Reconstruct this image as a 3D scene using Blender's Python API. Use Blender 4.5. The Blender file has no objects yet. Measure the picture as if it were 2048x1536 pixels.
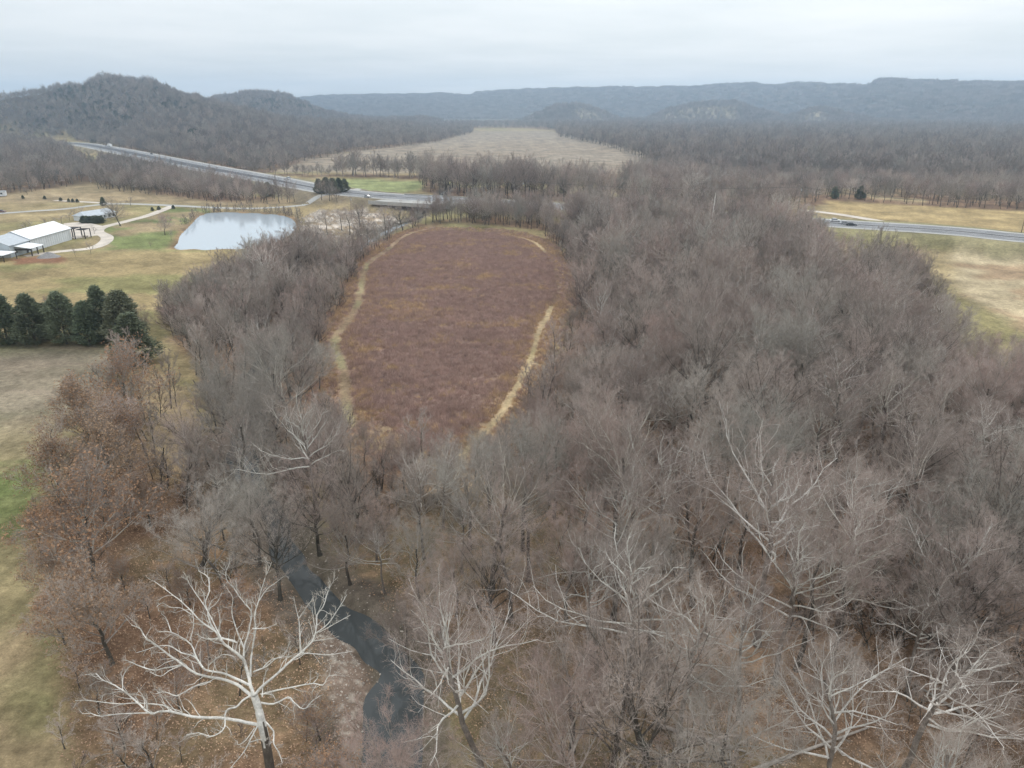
import bpy, math, random
import numpy as np
from mathutils import Vector, Matrix

C = bpy.context.scene.collection
SC = bpy.context.scene
R = math.radians
# ------------------------------------------------------------------ camera
CAM_H, PITCH, FPX = 55.0, 21.3, 1420.0
cam = bpy.data.cameras.new('camera'); cam.sensor_width = 36.0; cam.lens = FPX / 2048 * 36
cam.clip_start = 0.5; cam.clip_end = 30000
camo = bpy.data.objects.new('camera', cam); C.objects.link(camo)
camo.location = (0, 0, CAM_H); camo.rotation_euler = (R(90 - PITCH), 0, 0)
SC.camera = camo
# ------------------------------------------------------------------ sky, sun, exposure
SUN_EL, SUN_AZ = 38.0, 25.0
world = bpy.data.worlds.new("World"); SC.world = world; world.use_nodes = True
nt = world.node_tree; nt.nodes.clear()
def N(nt, t, **k):
    n = nt.nodes.new(t)
    for a, b in k.items(): setattr(n, a, b)
    return n
wo = N(nt, 'ShaderNodeOutputWorld'); bg = N(nt, 'ShaderNodeBackground'); bg.inputs[1].default_value = 1.0
sky = N(nt, 'ShaderNodeTexSky'); sky.sky_type = 'NISHITA'; sky.sun_disc = False
sky.sun_elevation = R(SUN_EL); sky.sun_rotation = R(SUN_AZ); sky.air_density = 1.3; sky.dust_density = 2.0
sc1 = N(nt, 'ShaderNodeVectorMath', operation='SCALE'); sc1.inputs[3].default_value = 0.09
nt.links.new(sky.outputs[0], sc1.inputs[0])
tc = N(nt, 'ShaderNodeTexCoord'); sep = N(nt, 'ShaderNodeSeparateXYZ'); nt.links.new(tc.outputs['Generated'], sep.inputs[0])
# clouds live on a flat layer overhead: direction / (z + c)
mx = N(nt, 'ShaderNodeMath', operation='ADD'); mx.inputs[1].default_value = 0.06
zc = N(nt, 'ShaderNodeMath', operation='MAXIMUM'); zc.inputs[1].default_value = 0.0
nt.links.new(sep.outputs[2], zc.inputs[0]); nt.links.new(zc.outputs[0], mx.inputs[0])
cb = N(nt, 'ShaderNodeCombineXYZ')
for i in (0, 1):
    d = N(nt, 'ShaderNodeMath', operation='DIVIDE'); nt.links.new(sep.outputs[i], d.inputs[0]); nt.links.new(mx.outputs[0], d.inputs[1]); nt.links.new(d.outputs[0], cb.inputs[i])
no = N(nt, 'ShaderNodeTexNoise'); no.inputs['Scale'].default_value = 0.55; no.inputs['Detail'].default_value = 5; no.inputs['Roughness'].default_value = 0.5
nt.links.new(cb.outputs[0], no.inputs['Vector'])
cr = N(nt, 'ShaderNodeValToRGB'); cr.color_ramp.elements[0].position = 0.33; cr.color_ramp.elements[1].position = 0.66
cr.color_ramp.elements[0].color = (0.71, 0.755, 0.775, 1); cr.color_ramp.elements[1].color = (0.85, 0.87, 0.88, 1)
nt.links.new(no.outputs['Fac'], cr.inputs[0])
mixw = N(nt, 'ShaderNodeMix', data_type='RGBA'); mixw.inputs[0].default_value = 0.92
nt.links.new(sc1.outputs[0], mixw.inputs[6]); nt.links.new(cr.outputs[0], mixw.inputs[7])
zb = N(nt, 'ShaderNodeMath', operation='MULTIPLY_ADD'); zb.inputs[1].default_value = 1.3; zb.inputs[2].default_value = 0.98; nt.links.new(zc.outputs[0], zb.inputs[0])   # an overcast sky is brighter overhead
vz = N(nt, 'ShaderNodeVectorMath', operation='SCALE'); nt.links.new(mixw.outputs[2], vz.inputs[0]); nt.links.new(zb.outputs[0], vz.inputs[3])
nt.links.new(vz.outputs[0], bg.inputs[0]); nt.links.new(bg.outputs[0], wo.inputs[0])
sun = bpy.data.lights.new('sun', 'SUN'); sun.energy = 0.9; sun.angle = R(14); sun.color = (1, 0.96, 0.9)
suno = bpy.data.objects.new('sun', sun); C.objects.link(suno); suno.rotation_euler = (R(90 - SUN_EL), 0, R(180 - SUN_AZ))
vs = SC.view_settings; vs.view_transform = 'Standard'; vs.look = 'None'; vs.gamma = 1; vs.exposure = 0.12; vs.use_curve_mapping = False
HAZE = 2.1e-4
SC.cycles.max_bounces = 8; SC.cycles.diffuse_bounces = 4; SC.cycles.glossy_bounces = 2; SC.cycles.transmission_bounces = 2
SC.cycles.volume_bounces = 1; SC.cycles.transparent_max_bounces = 8; SC.cycles.caustics_reflective = False; SC.cycles.caustics_refractive = False
SC.cycles.use_denoising = True
rng = np.random.default_rng(7)

# ------------------------------------------------------------------ helpers
CP, SP = math.cos(R(PITCH)), math.sin(R(PITCH))
def pdir(px, py):
    u = (px - 1024) / FPX; v = (768 - py) / FPX
    return np.array([u, CP + v * SP, -SP + v * CP])
def G(px, py, z=0.0):                       # where the sight line through a photo point meets height z
    d = pdir(px, py); t = (z - CAM_H) / d[2]
    return (d[0] * t, d[1] * t)
def proj(x, y, z):                          # photo point of a world point
    dz = z - CAM_H; dep = y * CP - dz * SP
    return 1024 + FPX * x / dep, 768 - FPX * (y * SP + dz * CP) / dep
def GP(pts, z=0.0): return [G(p[0], p[1], p[2] if len(p) > 2 else z) for p in pts]
def hsh(i, j, s):
    n = (i.astype(np.int64) * 374761393 + j.astype(np.int64) * 668265263 + s * 1442695041) & 0xffffffff
    n = ((n ^ (n >> 13)) * 1274126177) & 0xffffffff
    return ((n ^ (n >> 16)) & 0xffff) / 65535.0
def vn(x, y, s=0):
    x = np.asarray(x, float); y = np.asarray(y, float)
    i = np.floor(x); j = np.floor(y); u = x - i; v = y - j
    u = u * u * (3 - 2 * u); v = v * v * (3 - 2 * v); i = i.astype(np.int64); j = j.astype(np.int64)
    a = hsh(i, j, s) * (1 - u) + hsh(i + 1, j, s) * u; b = hsh(i, j + 1, s) * (1 - u) + hsh(i + 1, j + 1, s) * u
    return a * (1 - v) + b * v
def fbm(x, y, s=0, o=4):
    t = 0; a = 0.5; w = 0
    for k in range(o): t = t + a * vn(x * 2 ** k + 17 * k, y * 2 ** k - 9 * k, s + k); w += a; a *= 0.5
    return t / w
def sstep(a, b, x): t = np.clip((x - a) / (b - a), 0, 1); return t * t * (3 - 2 * t)
def dline(x, y, pts, closed=False):         # distance to a polyline and position along it
    P = np.asarray(pts, float); best = np.full(np.shape(x), 1e18); tt = np.zeros(np.shape(x)); n = len(P)
    for i in range(n if closed else n - 1):
        a = P[i]; b = P[(i + 1) % n]; d = b - a; L = max(d @ d, 1e-9)
        t = np.clip(((x - a[0]) * d[0] + (y - a[1]) * d[1]) / L, 0, 1)
        q = (x - a[0] - t * d[0]) ** 2 + (y - a[1] - t * d[1]) ** 2
        m = q < best; best = np.where(m, q, best); tt = np.where(m, i + t, tt)
    return np.sqrt(best), tt
def inpoly(x, y, pts):
    P = np.asarray(pts, float); c = np.zeros(np.shape(x), bool); n = len(P)
    for i in range(n):
        a = P[i]; b = P[i - 1]
        if a[1] == b[1]: continue
        c ^= ((a[1] > y) != (b[1] > y)) & (x < (b[0] - a[0]) * (y - a[1]) / (b[1] - a[1]) + a[0])
    return c
def sd(x, y, pts):                          # signed distance, positive inside
    d, _ = dline(x, y, pts, True)
    return np.where(inpoly(x, y, pts), d, -d)
def smooth_line(pts, n=6):                  # catmull-rom
    P = [np.array(p, float) for p in pts]; P = [2 * P[0] - P[1]] + P + [2 * P[-1] - P[-2]]; out = []
    for i in range(1, len(P) - 2):
        for k in range(n):
            t = k / n
            out.append(0.5 * ((2 * P[i]) + (P[i + 1] - P[i - 1]) * t + (2 * P[i - 1] - 5 * P[i] + 4 * P[i + 1] - P[i + 2]) * t * t + (3 * P[i] - P[i - 1] - 3 * P[i + 1] + P[i + 2]) * t ** 3))
    out.append(P[-2]); return out

def mesh_np(name, V, T, mats=(), mi=None, smooth=False, quads=None, col=None):
    V = np.asarray(V, np.float32).reshape(-1, 3); T = np.asarray(T, np.int32).reshape(-1, 3)
    me = bpy.data.meshes.new(name)
    nq = 0 if quads is None else len(quads)
    me.vertices.add(len(V)); me.vertices.foreach_set('co', V.ravel())
    idx = T.ravel() if nq == 0 else np.concatenate([T.ravel(), np.asarray(quads, np.int32).ravel()])
    me.loops.add(len(idx)); me.loops.foreach_set('vertex_index', idx)
    st = np.concatenate([np.arange(len(T)) * 3, len(T) * 3 + np.arange(nq) * 4]).astype(np.int32)
    me.polygons.add(len(st)); me.polygons.foreach_set('loop_start', st)
    if mi is not None: me.polygons.foreach_set('material_index', np.asarray(mi, np.int32))
    for m in mats: me.materials.append(m)
    me.update(calc_edges=True)
    me.polygons.foreach_set('use_smooth', np.full(len(st), smooth))
    if col is not None:
        ca = me.color_attributes.new('Col', 'FLOAT_COLOR', 'POINT'); ca.data.foreach_set('color', np.asarray(col, np.float32).ravel())
    return me
def tag(o, label=None, cat=None, group=None, kind=None):
    if label: o['label'] = label
    if cat: o['category'] = cat
    if group: o['group'] = group
    if kind: o['kind'] = kind
    return o
def link(name, me, parent=None, loc=None, rot=None, sc=None):
    o = bpy.data.objects.new(name, me); C.objects.link(o)
    if parent is not None: o.parent = parent
    if loc is not None: o.location = loc
    if rot is not None: o.rotation_euler = rot
    if sc is not None: o.scale = sc
    return o
class MB:                                    # collects simple solids into ONE mesh
    def __init__(s): s.V = []; s.F = []
    def add(s, V, F):
        n = len(s.V); s.V += [tuple(v) for v in V]; s.F += [tuple(i + n for i in f) for f in F]; return s
    def box(s, x0, x1, y0, y1, z0, z1):
        return s.add([(x0,y0,z0),(x1,y0,z0),(x1,y1,z0),(x0,y1,z0),(x0,y0,z1),(x1,y0,z1),(x1,y1,z1),(x0,y1,z1)],
                     [(0,3,2,1),(4,5,6,7),(0,1,5,4),(1,2,6,5),(2,3,7,6),(3,0,4,7)])
    def prism(s, prof, y0, y1):              # profile in x,z swept along y
        n = len(prof); V = [(p[0], y0, p[1]) for p in prof] + [(p[0], y1, p[1]) for p in prof]
        F = [tuple(range(n)), tuple(range(2 * n - 1, n - 1, -1))] + [(i, i + n, (i + 1) % n + n, (i + 1) % n) for i in range(n)]
        return s.add(V, F)
    def cyl(s, p, q, r0, r1=None, n=8):
        p = Vector(p); q = Vector(q); r1 = r0 if r1 is None else r1; d = (q - p).normalized()
        a = d.cross(Vector((0.3, 0.1, 1))); a = a.normalized() if a.length > 1e-4 else Vector((1, 0, 0)); b = d.cross(a)
        V = []
        for c, r in ((p, r0), (q, r1)):
            for k in range(n): t = 2 * math.pi * k / n; V.append(tuple(c + a * math.cos(t) * r + b * math.sin(t) * r))
        return s.add(V, [tuple(range(n - 1, -1, -1)), tuple(range(n, 2 * n))] + [(k, (k + 1) % n, (k + 1) % n + n, k + n) for k in range(n)])
    def build(s, name, mat, parent=None, loc=None, rot=None, smooth=False):
        me = bpy.data.meshes.new(name); me.from_pydata(s.V, [], s.F); me.materials.append(mat); me.update()
        if smooth: me.polygons.foreach_set('use_smooth', [True] * len(me.polygons))
        return link(name, me, parent, loc, rot)

# ------------------------------------------------------------------ materials
def mat(name, col, rough=0.9, spec=0.15, noise=None, amt=0.3, bump=0.0, rnd=0.0, metallic=0.0, col2=None, vcol=False, detail=4):
    m = bpy.data.materials.new(name); m.use_nodes = True; t = m.node_tree; b = t.nodes['Principled BSDF']
    b.inputs['Roughness'].default_value = rough; b.inputs['Specular IOR Level'].default_value = spec; b.inputs['Metallic'].default_value = metallic
    cur = None
    if vcol:
        a = N(t, 'ShaderNodeAttribute'); a.attribute_name = 'Col'; cur = a.outputs['Color']
    else:
        rgb = N(t, 'ShaderNodeRGB'); rgb.outputs[0].default_value = (*col, 1); cur = rgb.outputs[0]
    if rnd and col2:
        oi = N(t, 'ShaderNodeObjectInfo'); mm = N(t, 'ShaderNodeMix', data_type='RGBA')
        t.links.new(oi.outputs['Random'], mm.inputs[0]); t.links.new(cur, mm.inputs[6]); mm.inputs[7].default_value = (*col2, 1); cur = mm.outputs[2]
        # brightness differs from plant to plant too
        mul = N(t, 'ShaderNodeMath', operation='MULTIPLY'); mul.inputs[1].default_value = 17.3; fr = N(t, 'ShaderNodeMath', operation='FRACT')
        t.links.new(oi.outputs['Random'], mul.inputs[0]); t.links.new(mul.outputs[0], fr.inputs[0])
        mr = N(t, 'ShaderNodeMapRange'); mr.inputs[3].default_value = 1 - rnd; mr.inputs[4].default_value = 1 + rnd; t.links.new(fr.outputs[0], mr.inputs[0])
        vm = N(t, 'ShaderNodeVectorMath', operation='SCALE'); t.links.new(cur, vm.inputs[0]); t.links.new(mr.outputs[0], vm.inputs[3]); cur = vm.outputs[0]
    if noise:
        tcx = N(t, 'ShaderNodeTexCoord')
        for k, (scl, am) in enumerate([(n_, amt / (1 + .35 * i)) for i, n_ in enumerate(noise)]):
            nn = N(t, 'ShaderNodeTexNoise'); nn.inputs['Scale'].default_value = scl; nn.inputs['Detail'].default_value = detail; nn.inputs['Roughness'].default_value = 0.65
            t.links.new(tcx.outputs['Object'], nn.inputs['Vector'])
            mr = N(t, 'ShaderNodeMapRange'); mr.inputs[1].default_value = 0.3; mr.inputs[2].default_value = 0.7; mr.inputs[3].default_value = 1 - am; mr.inputs[4].default_value = 1 + am
            t.links.new(nn.outputs['Fac'], mr.inputs[0])
            vm = N(t, 'ShaderNodeVectorMath', operation='SCALE'); t.links.new(cur, vm.inputs[0]); t.links.new(mr.outputs[0], vm.inputs[3]); cur = vm.outputs[0]
            if bump and k == len(noise) - 1:
                bp = N(t, 'ShaderNodeBump'); bp.inputs['Strength'].default_value = bump; bp.inputs['Distance'].default_value = 0.15
                t.links.new(nn.outputs['Fac'], bp.inputs['Height']); t.links.new(bp.outputs[0], b.inputs['Normal'])
    t.links.new(cur, b.inputs['Base Color'])
    return m
M = {}
M['ground'] = mat('ground_cover', (0.2, 0.15, 0.1), vcol=True, noise=(0.05, 0.9, 5.0), amt=0.42, bump=0.9, spec=0.05, detail=6)
M['bark'] = mat('grey_bark', (0.095, 0.078, 0.066), noise=(1.5, 9), amt=0.3, rnd=0.25, col2=(0.08, 0.075, 0.062))
M['limb'] = mat('limb_bark', (0.37, 0.32, 0.285), noise=(2.0,), amt=0.3, rnd=0.3, col2=(0.38, 0.35, 0.30))
M['twig'] = mat('twig_bark', (0.345, 0.275, 0.243), rnd=0.3, col2=(0.33, 0.285, 0.248))
M['twig_grey'] = mat('grey_green_twig', (0.33, 0.31, 0.27), rnd=0.3, col2=(0.33, 0.29, 0.255))
M['twig_red'] = mat('reddish_twig', (0.35, 0.258, 0.225), rnd=0.3, col2=(0.33, 0.27, 0.232))
M['pale'] = mat('pale_sycamore_bark', (0.68, 0.64, 0.59), noise=(1.2, 6), amt=0.28, rnd=0.12, col2=(0.56, 0.54, 0.49))
M['trunk_mid'] = mat('grey_brown_trunk', (0.21, 0.18, 0.155), noise=(1.5, 7), amt=0.35)
M['white'] = mat('white_sycamore_bark', (0.6, 0.575, 0.53), noise=(0.9, 5), amt=0.32)
M['leaf_russet'] = mat('russet_leaves', (0.33, 0.19, 0.11), rnd=0.25, col2=(0.27, 0.185, 0.12), rough=0.8)
M['cedar'] = mat('cedar_needles', (0.12, 0.15, 0.095), rnd=0.3, col2=(0.15, 0.155, 0.10), noise=(2.5,), amt=0.3)
M['brush'] = mat('dead_purple_brush', (0.38, 0.26, 0.225), rnd=0.25, col2=(0.40, 0.285, 0.235))
M['straw'] = mat('straw_grass', (0.55, 0.40, 0.235), rnd=0.25, col2=(0.44, 0.30, 0.19))
M['far_twig'] = mat('far_woods', (0.29, 0.24, 0.212), rnd=0.35, col2=(0.235, 0.218, 0.195))
M['far_green'] = mat('far_evergreen', (0.075, 0.10, 0.065), rnd=0.3, col2=(0.11, 0.12, 0.08))
M['asphalt'] = mat('worn_asphalt', (0.2, 0.2, 0.205), noise=(0.08, 1.5), amt=0.2)
M['asphalt_dark'] = mat('dark_asphalt', (0.085, 0.085, 0.09), noise=(0.08, 1.5), amt=0.2)
M['concrete'] = mat('pale_concrete', (0.37, 0.36, 0.34), noise=(0.1, 1.2), amt=0.18)
M['line_white'] = mat('white_road_paint', (0.75, 0.75, 0.73))
M['gravel'] = mat('pale_gravel', (0.52, 0.46, 0.4), noise=(0.15, 2), amt=0.22)
M['roof_white'] = mat('white_metal_roof', (0.8, 0.82, 0.84), rough=0.45, spec=0.4)
M['roof_grey'] = mat('grey_metal_roof', (0.42, 0.45, 0.48), rough=0.5, spec=0.4, noise=(0.6,), amt=0.1)
M['shingle'] = mat('brown_shingle_roof', (0.2, 0.175, 0.165), noise=(1.5,), amt=0.25)
M['wall_white'] = mat('white_siding', (0.62, 0.64, 0.66), noise=(0.5,), amt=0.08)
M['wall_grey'] = mat('pale_grey_siding', (0.47, 0.52, 0.55), noise=(0.5,), amt=0.08)
M['dark'] = mat('dark_timber', (0.04, 0.035, 0.035))
M['glass'] = mat('dark_glass', (0.03, 0.035, 0.04), rough=0.1, spec=0.6)
M['wood_pole'] = mat('weathered_pole', (0.22, 0.18, 0.14), noise=(3,), amt=0.2)
M['wire'] = mat('cable', (0.12, 0.12, 0.12))
M['stone'] = mat('pale_limestone', (0.42, 0.37, 0.32), noise=(1.5,), amt=0.3, rnd=0.3, col2=(0.36, 0.31, 0.26))
M['paint_white'] = mat('white_vehicle_paint', (0.75, 0.75, 0.74), rough=0.3, spec=0.5)
M['paint_silver'] = mat('silver_vehicle_paint', (0.42, 0.43, 0.45), rough=0.3, spec=0.5, metallic=0.3)
M['paint_black'] = mat('black_vehicle_paint', (0.02, 0.02, 0.025), rough=0.25, spec=0.5)
M['paint_maroon'] = mat('maroon_vehicle_paint', (0.12, 0.03, 0.03), rough=0.3, spec=0.5)
M['tyre'] = mat('tyre_rubber', (0.02, 0.02, 0.02))
M['red_soil'] = mat('red_soil', (0.3, 0.15, 0.09), noise=(0.6,), amt=0.3)
M['pile'] = mat('grey_gravel_pile', (0.24, 0.23, 0.225), noise=(1.0, 6), amt=0.25)
def water(name, col, rough, scl, strength):
    m = mat(name, col, rough=rough, spec=0.5); t = m.node_tree; b = t.nodes['Principled BSDF']; b.inputs['IOR'].default_value = 1.33
    tcx = N(t, 'ShaderNodeTexCoord'); nn = N(t, 'ShaderNodeTexNoise'); nn.inputs['Scale'].default_value = scl; nn.inputs['Detail'].default_value = 3
    bp = N(t, 'ShaderNodeBump'); bp.inputs['Strength'].default_value = strength; bp.inputs['Distance'].default_value = 0.02
    t.links.new(tcx.outputs['Object'], nn.inputs['Vector']); t.links.new(nn.outputs['Fac'], bp.inputs['Height']); t.links.new(bp.outputs[0], b.inputs['Normal'])
    return m
M['water_creek'] = water('creek_water', (0.055, 0.06, 0.06), 0.03, 2.5, 0.25)
M['water_pond'] = water('pond_water', (0.36, 0.41, 0.45), 0.05, 0.5, 0.06)

# ------------------------------------------------------------------ layout of the land (metres; valley floor at z = 0)
CREEK = np.array(smooth_line(GP([(690,1900),(740,1700),(775,1536),(785,1430),(795,1350),(765,1290),(720,1245),(655,1200),(595,1140),(562,1080),(548,1030),(505,960),(480,890),(505,810),(515,740),(540,690),(590,640),(612,590),(622,545),(660,515),(712,496),(745,476),(790,452),(842,430),(856,412),(880,392),(900,370)]), 4))
POND = smooth_line(GP([(345,496),(420,497),(500,494),(560,478),(590,458),(588,440),(565,430),(520,426),(470,424),(425,424),(398,432),(385,445),(372,458),(360,470),(356,484)]), 3)
BRUSH = GP([(742,520),(785,485),(840,464),(900,461),(1000,464),(1070,485),(1105,530),(1112,580),(1090,640),(1060,680),(1045,740),(1000,815),(955,870),(910,915),(860,905),(790,860),(700,805),(684,745),(676,705),(700,655),(732,610),(736,565)])
TRACK_L = smooth_line(GP([(862,457),(815,470),(775,500),(735,530),(722,575),(716,610),(690,650),(668,680),(680,720),(692,760),(690,810),(700,850)]), 4)
TRACK_R = smooth_line(GP([(1000,468),(1060,482),(1095,510),(1115,560),(1100,620),(1075,670),(1062,720),(1030,780),(1000,830),(960,875),(925,915),(915,960)]), 4)
HWY_PX = [(2700,530),(2400,503),(2048,476),(1950,466),(1850,458),(1672,447),(1500,435),(1300,422),(1090,411),(960,403),(830,396),(700,386),(620,374),(548,360),(480,348),(400,334),(300,314),(220,298),(150,287),(60,284),(-80,283)]
HZ = 4.5
HWY = np.array(smooth_line(GP(HWY_PX, HZ), 4))
FRONT = smooth_line(GP([(-200,440),(0,427),(70,422),(130,418),(220,408),(320,410),(420,415),(500,417),(580,413),(640,406),(695,398),(725,390)]), 4)
LANE2 = smooth_line(GP([(110,401),(170,404),(220,407)]), 3)
DRIVE = smooth_line(GP([(345,412),(300,430),(240,446),(205,455),(196,464),(214,474),(208,486),(180,497),(120,503),(50,512)]), 4)
SIDE = smooth_line(GP([(1600,420),(1672,428),(1751,441),(1800,450)]), 4)
BRIDGE_C = np.array(G(850, 401, HZ))
MEADOW_BL = GP([(-900,1900),(150,1900),(145,1536),(110,1300),(75,1150),(60,1050),(105,930),(165,830),(210,760),(300,700),(330,690),(-900,690)])
HAY = GP([(-700,520),(0,508),(180,505),(340,500),(470,500),(540,505),(420,560),(330,600),(300,640),(-700,640)])
LAWN_R = GP([(215,480),(205,458),(300,432),(345,416),(430,420),(360,470),(340,497),(190,500)])
TANFIELD = GP([(-400,415),(0,406),(190,404),(420,413),(560,412),(690,395),(600,395),(430,405),(190,366),(0,386),(-400,396)])
GREENSTRIP = GP([(560,360),(850,361),(840,378),(800,388),(700,383),(600,372)])
VALLEY = GP([(540,345),(620,318),(700,302),(800,292),(880,280),(945,262),(1100,262),(1180,278),(1300,300),(1290,330),(1240,350),(1100,345),(850,345)])
RFIELD = GP([(1650,400),(1800,408),(2048,425),(2700,470),(2700,498),(2048,464),(1850,449),(1740,438),(1670,428)])
RFIELD2 = GP([(1900,476),(2048,488),(2700,530),(2700,700),(2300,690),(2048,662),(1960,620),(1900,560)])
RSTRIP = GP([(1690,314),(1850,318),(2048,335),(2500,372),(2500,392),(2048,352),(1950,337),(1750,327)])
RSTRIP2 = GP([(1735,391),(1850,399),(1850,405),(1735,398)])
GRAVELBAR = GP([(700,1560),(735,1430),(725,1330),(690,1270),(640,1230),(620,1260),(650,1330),(665,1430),(660,1560)])
YARD = GP([(600,436),(640,420),(730,420),(800,435),(800,455),(740,470),(690,500),(640,490),(600,460)])
BARN_PLAZA = GP([(120,465),(128,447),(165,443),(205,452),(200,470),(150,478)])
WOOD_GREEN = GP([(560,300)])

def azel(px, py):
    d = pdir(px, py); return math.degrees(math.atan2(d[0], d[1])), d[2] / math.hypot(d[0], d[1])
def layer(sky, base, rc, trees):            # a ridge: skyline points, foot of the slope points, crest distance by px
    A = np.array([azel(*p) for p in sky]); B = np.array([azel(*p) for p in base]); Rr = np.array([(azel(p[0], 215)[0], p[1]) for p in rc])
    o = np.argsort(A[:, 0]); A = A[o]
    return A, (B[:, 0], np.array([-CAM_H / b for b in B[:, 1]])), Rr, trees
LAY = {
 'A': layer([(-900,262),(-500,225),(-250,196),(0,186),(60,176),(100,168),(130,162),(165,160),(180,150),(210,146),(240,147),(290,153),(340,172),(400,190),(450,204),(560,228),(640,236),(700,238),(820,243),(880,254),(935,268),(960,300)],
            [(-900,276),(0,276),(150,279),(220,290),(300,307),(400,325),(500,342),(560,336),(640,313),(800,293),(940,270),(960,268)], [(-900,1900),(300,1800),(500,1600),(700,1700),(960,1900)], 14),
 'A2': layer([(300,230),(380,208),(430,190),(500,179),(560,179),(600,195),(640,214),(700,228),(760,233),(850,230),(880,240),(935,262),(960,290)],
            [(300,272),(600,262),(960,258)], [(300,2300),(960,2400)], 14),
 'B': layer([(-900,200),(0,200),(500,197),(600,194),(640,191),(700,189),(800,188),(900,187),(940,190),(955,183),(1050,178),(1150,175),(1300,173),(1400,171),(1460,166),(1500,164),(1550,171),(1580,165),(1650,166),(1740,168),(1760,155),(1850,158),(1950,161),(2048,163),(2400,170),(2900,190)],
            [(-900,236),(800,240),(1100,239),(1500,241),(1750,247),(2048,254),(2900,256)], [(-900,4800),(900,4600),(1500,4200),(1760,3700),(2900,3400)], 12),
 'Cc': layer([(980,250),(1040,247),(1080,225),(1110,213),(1150,209),(1190,217),(1240,242),(1290,242),(1340,220),(1400,207),(1470,204),(1510,219),(1570,236),(1640,216),(1700,232),(1760,244),(1900,250)],
            [(980,250),(1150,250),(1900,252)], [(980,2750),(1900,2700)], 6),
}
def ridge(az, r, k):
    A, B, Rr, tr = LAY[k]
    el = np.interp(az, A[:, 0], A[:, 1], left=-0.2, right=-0.2); rc = np.interp(az, Rr[:, 0], Rr[:, 1]); rb = np.interp(az, B[0], B[1]); rb = np.minimum(rb, rc * 0.93)
    zc = np.maximum(CAM_H + rc * el - tr, 0)
    zc = zc * (1 + .10 * (fbm(az * 1.6, az * 0 + rc[0] * .01 if np.ndim(rc) else 0, 41) - .5)) + 4.5 * (vn(az * 3.1, az * 0, 42) - .5) * (zc > 15)
    s = (r - rb) / (rc - rb); t = np.clip(s, 0, 1)
    up = (t * t * (3 - 2 * t)) ** 0.9
    dn = 1 - sstep(1.0, 2.3, s) * 0.8
    x = r * np.sin(np.radians(az)); y = r * np.cos(np.radians(az))
    sc = {'A': 230., 'A2': 300., 'B': 700., 'Cc': 200.}[k]
    rug = (fbm(x / sc, y / sc, 31) - 0.5) * 0.6 * np.clip(t * (1 - t) * 4, 0, 1)
    return np.where(s > 0, zc * np.where(s < 1, np.clip(up + rug * (1 - t * .5), 0, 1.0), dn), 0), s
RIF, RIF2 = G(765, 1350, -.7), G(700, 1215, -.7)
def hill(x, y):
    az = np.degrees(np.arctan2(x, y)); r = np.hypot(x, y); h = np.zeros_like(r)
    for k in LAY: h = np.maximum(h, ridge(az, r, k)[0])
    return np.where((y > 0) & (r > 500), h, 0)
def height(x, y, detail=True):
    x = np.asarray(x, float); y = np.asarray(y, float)
    h = hill(x, y); r = np.hypot(x, y)
    near = r < 1500
    dh = np.full(x.shape, 1e3); dh[near] = dline(x[near], y[near], HWY)[0]
    gap = np.hypot(x - BRIDGE_C[0], y - BRIDGE_C[1])
    emb = HZ * (1 - sstep(18.5, 34, dh)) * sstep(15, 23, gap)
    h = h * sstep(20, 70, dh) + emb
    n2 = r < 650
    dc = np.full(x.shape, 1e3); dc[n2] = dline(x[n2], y[n2], CREEK)[0]
    dp = np.full(x.shape, -1e3); dp[n2] = sd(x[n2], y[n2], POND)
    if detail:
        drd = np.minimum.reduce([dline(x, y, L_)[0] for L_ in (FRONT, LANE2, DRIVE, SIDE)] + [np.where(inpoly(x, y, BARN_PLAZA), 0, 99)])
        flat = sstep(5, 14, dc) * (1 - sstep(-14, -5, dp)) * sstep(22, 40, dh) * sstep(4, 12, drd) * sstep(16, 30, np.hypot((x + 203) / 1.0, (y - 297) / 2.0))
        h = h + flat * ((fbm(x / 26, y / 26, 5) - 0.5) * 1.0 + (fbm(x / 5, y / 5, 8, 3) - 0.5) * 0.25 * (r < 400))
    w = 0.9 + 0.75 * (1 - sstep(56, 66, r)) + 0.5 * np.sin(y * 0.13) + (vn(x / 4, y / 4, 3) - .5) * 1.2
    h = h - 1.9 * (1 - sstep(w - 1.2, w + 2.6, dc))
    h = h - 1.5 * sstep(-1.5, 2.5, dp)
    h = h + .95 * np.exp(-(np.hypot((x - RIF[0]) / 1.3, y - RIF[1]) / 2.6) ** 2) + .6 * np.exp(-(np.hypot(x - RIF2[0], y - RIF2[1]) / 2.2) ** 2)
    return h
WZ = -0.75

# ------------------------------------------------------------------ woods (ground outlines of the tree bases)
def T(px, py, h): return G(px, py, h)
F1 = GP([(905,975),(1010,905),(1050,820),(1095,740),(1135,690),(1140,640),(1150,590),(1140,540),(1118,500),(1085,470),(1120,445),(1250,436),(1500,446),(1650,456)]) + \
     [T(1660,448,14),T(1700,482,14),(G(1800,560,0)),T(1890,512,15),T(1935,560,16),T(1965,610,16),T(2048,655,16),T(2600,760,16)] + GP([(2700,1000),(3400,2600),(1100,2600),(930,1700),(905,1450),(835,1290),(745,1190),(670,1120),(640,1030),(640,960),(700,880),(800,915)])
F2 = GP([(640,960),(585,1100),(490,1130),(420,1100),(350,1000),(375,920),(425,840),(400,770),(370,710),(335,660)]) + [T(300,560,8),T(340,550,10),T(420,512,10),T(470,497,9),T(560,476,9)] + \
     GP([(600,500),(700,520),(735,500),(790,470),(835,446),(858,450),(800,480),(735,512),(700,560),(690,600),(655,650),(640,700),(662,780),(672,850),(700,880)])
F3 = GP([(858,452),(900,448),(1000,452),(1090,462),(1110,445),(1090,432),(960,432),(870,440)])
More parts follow.
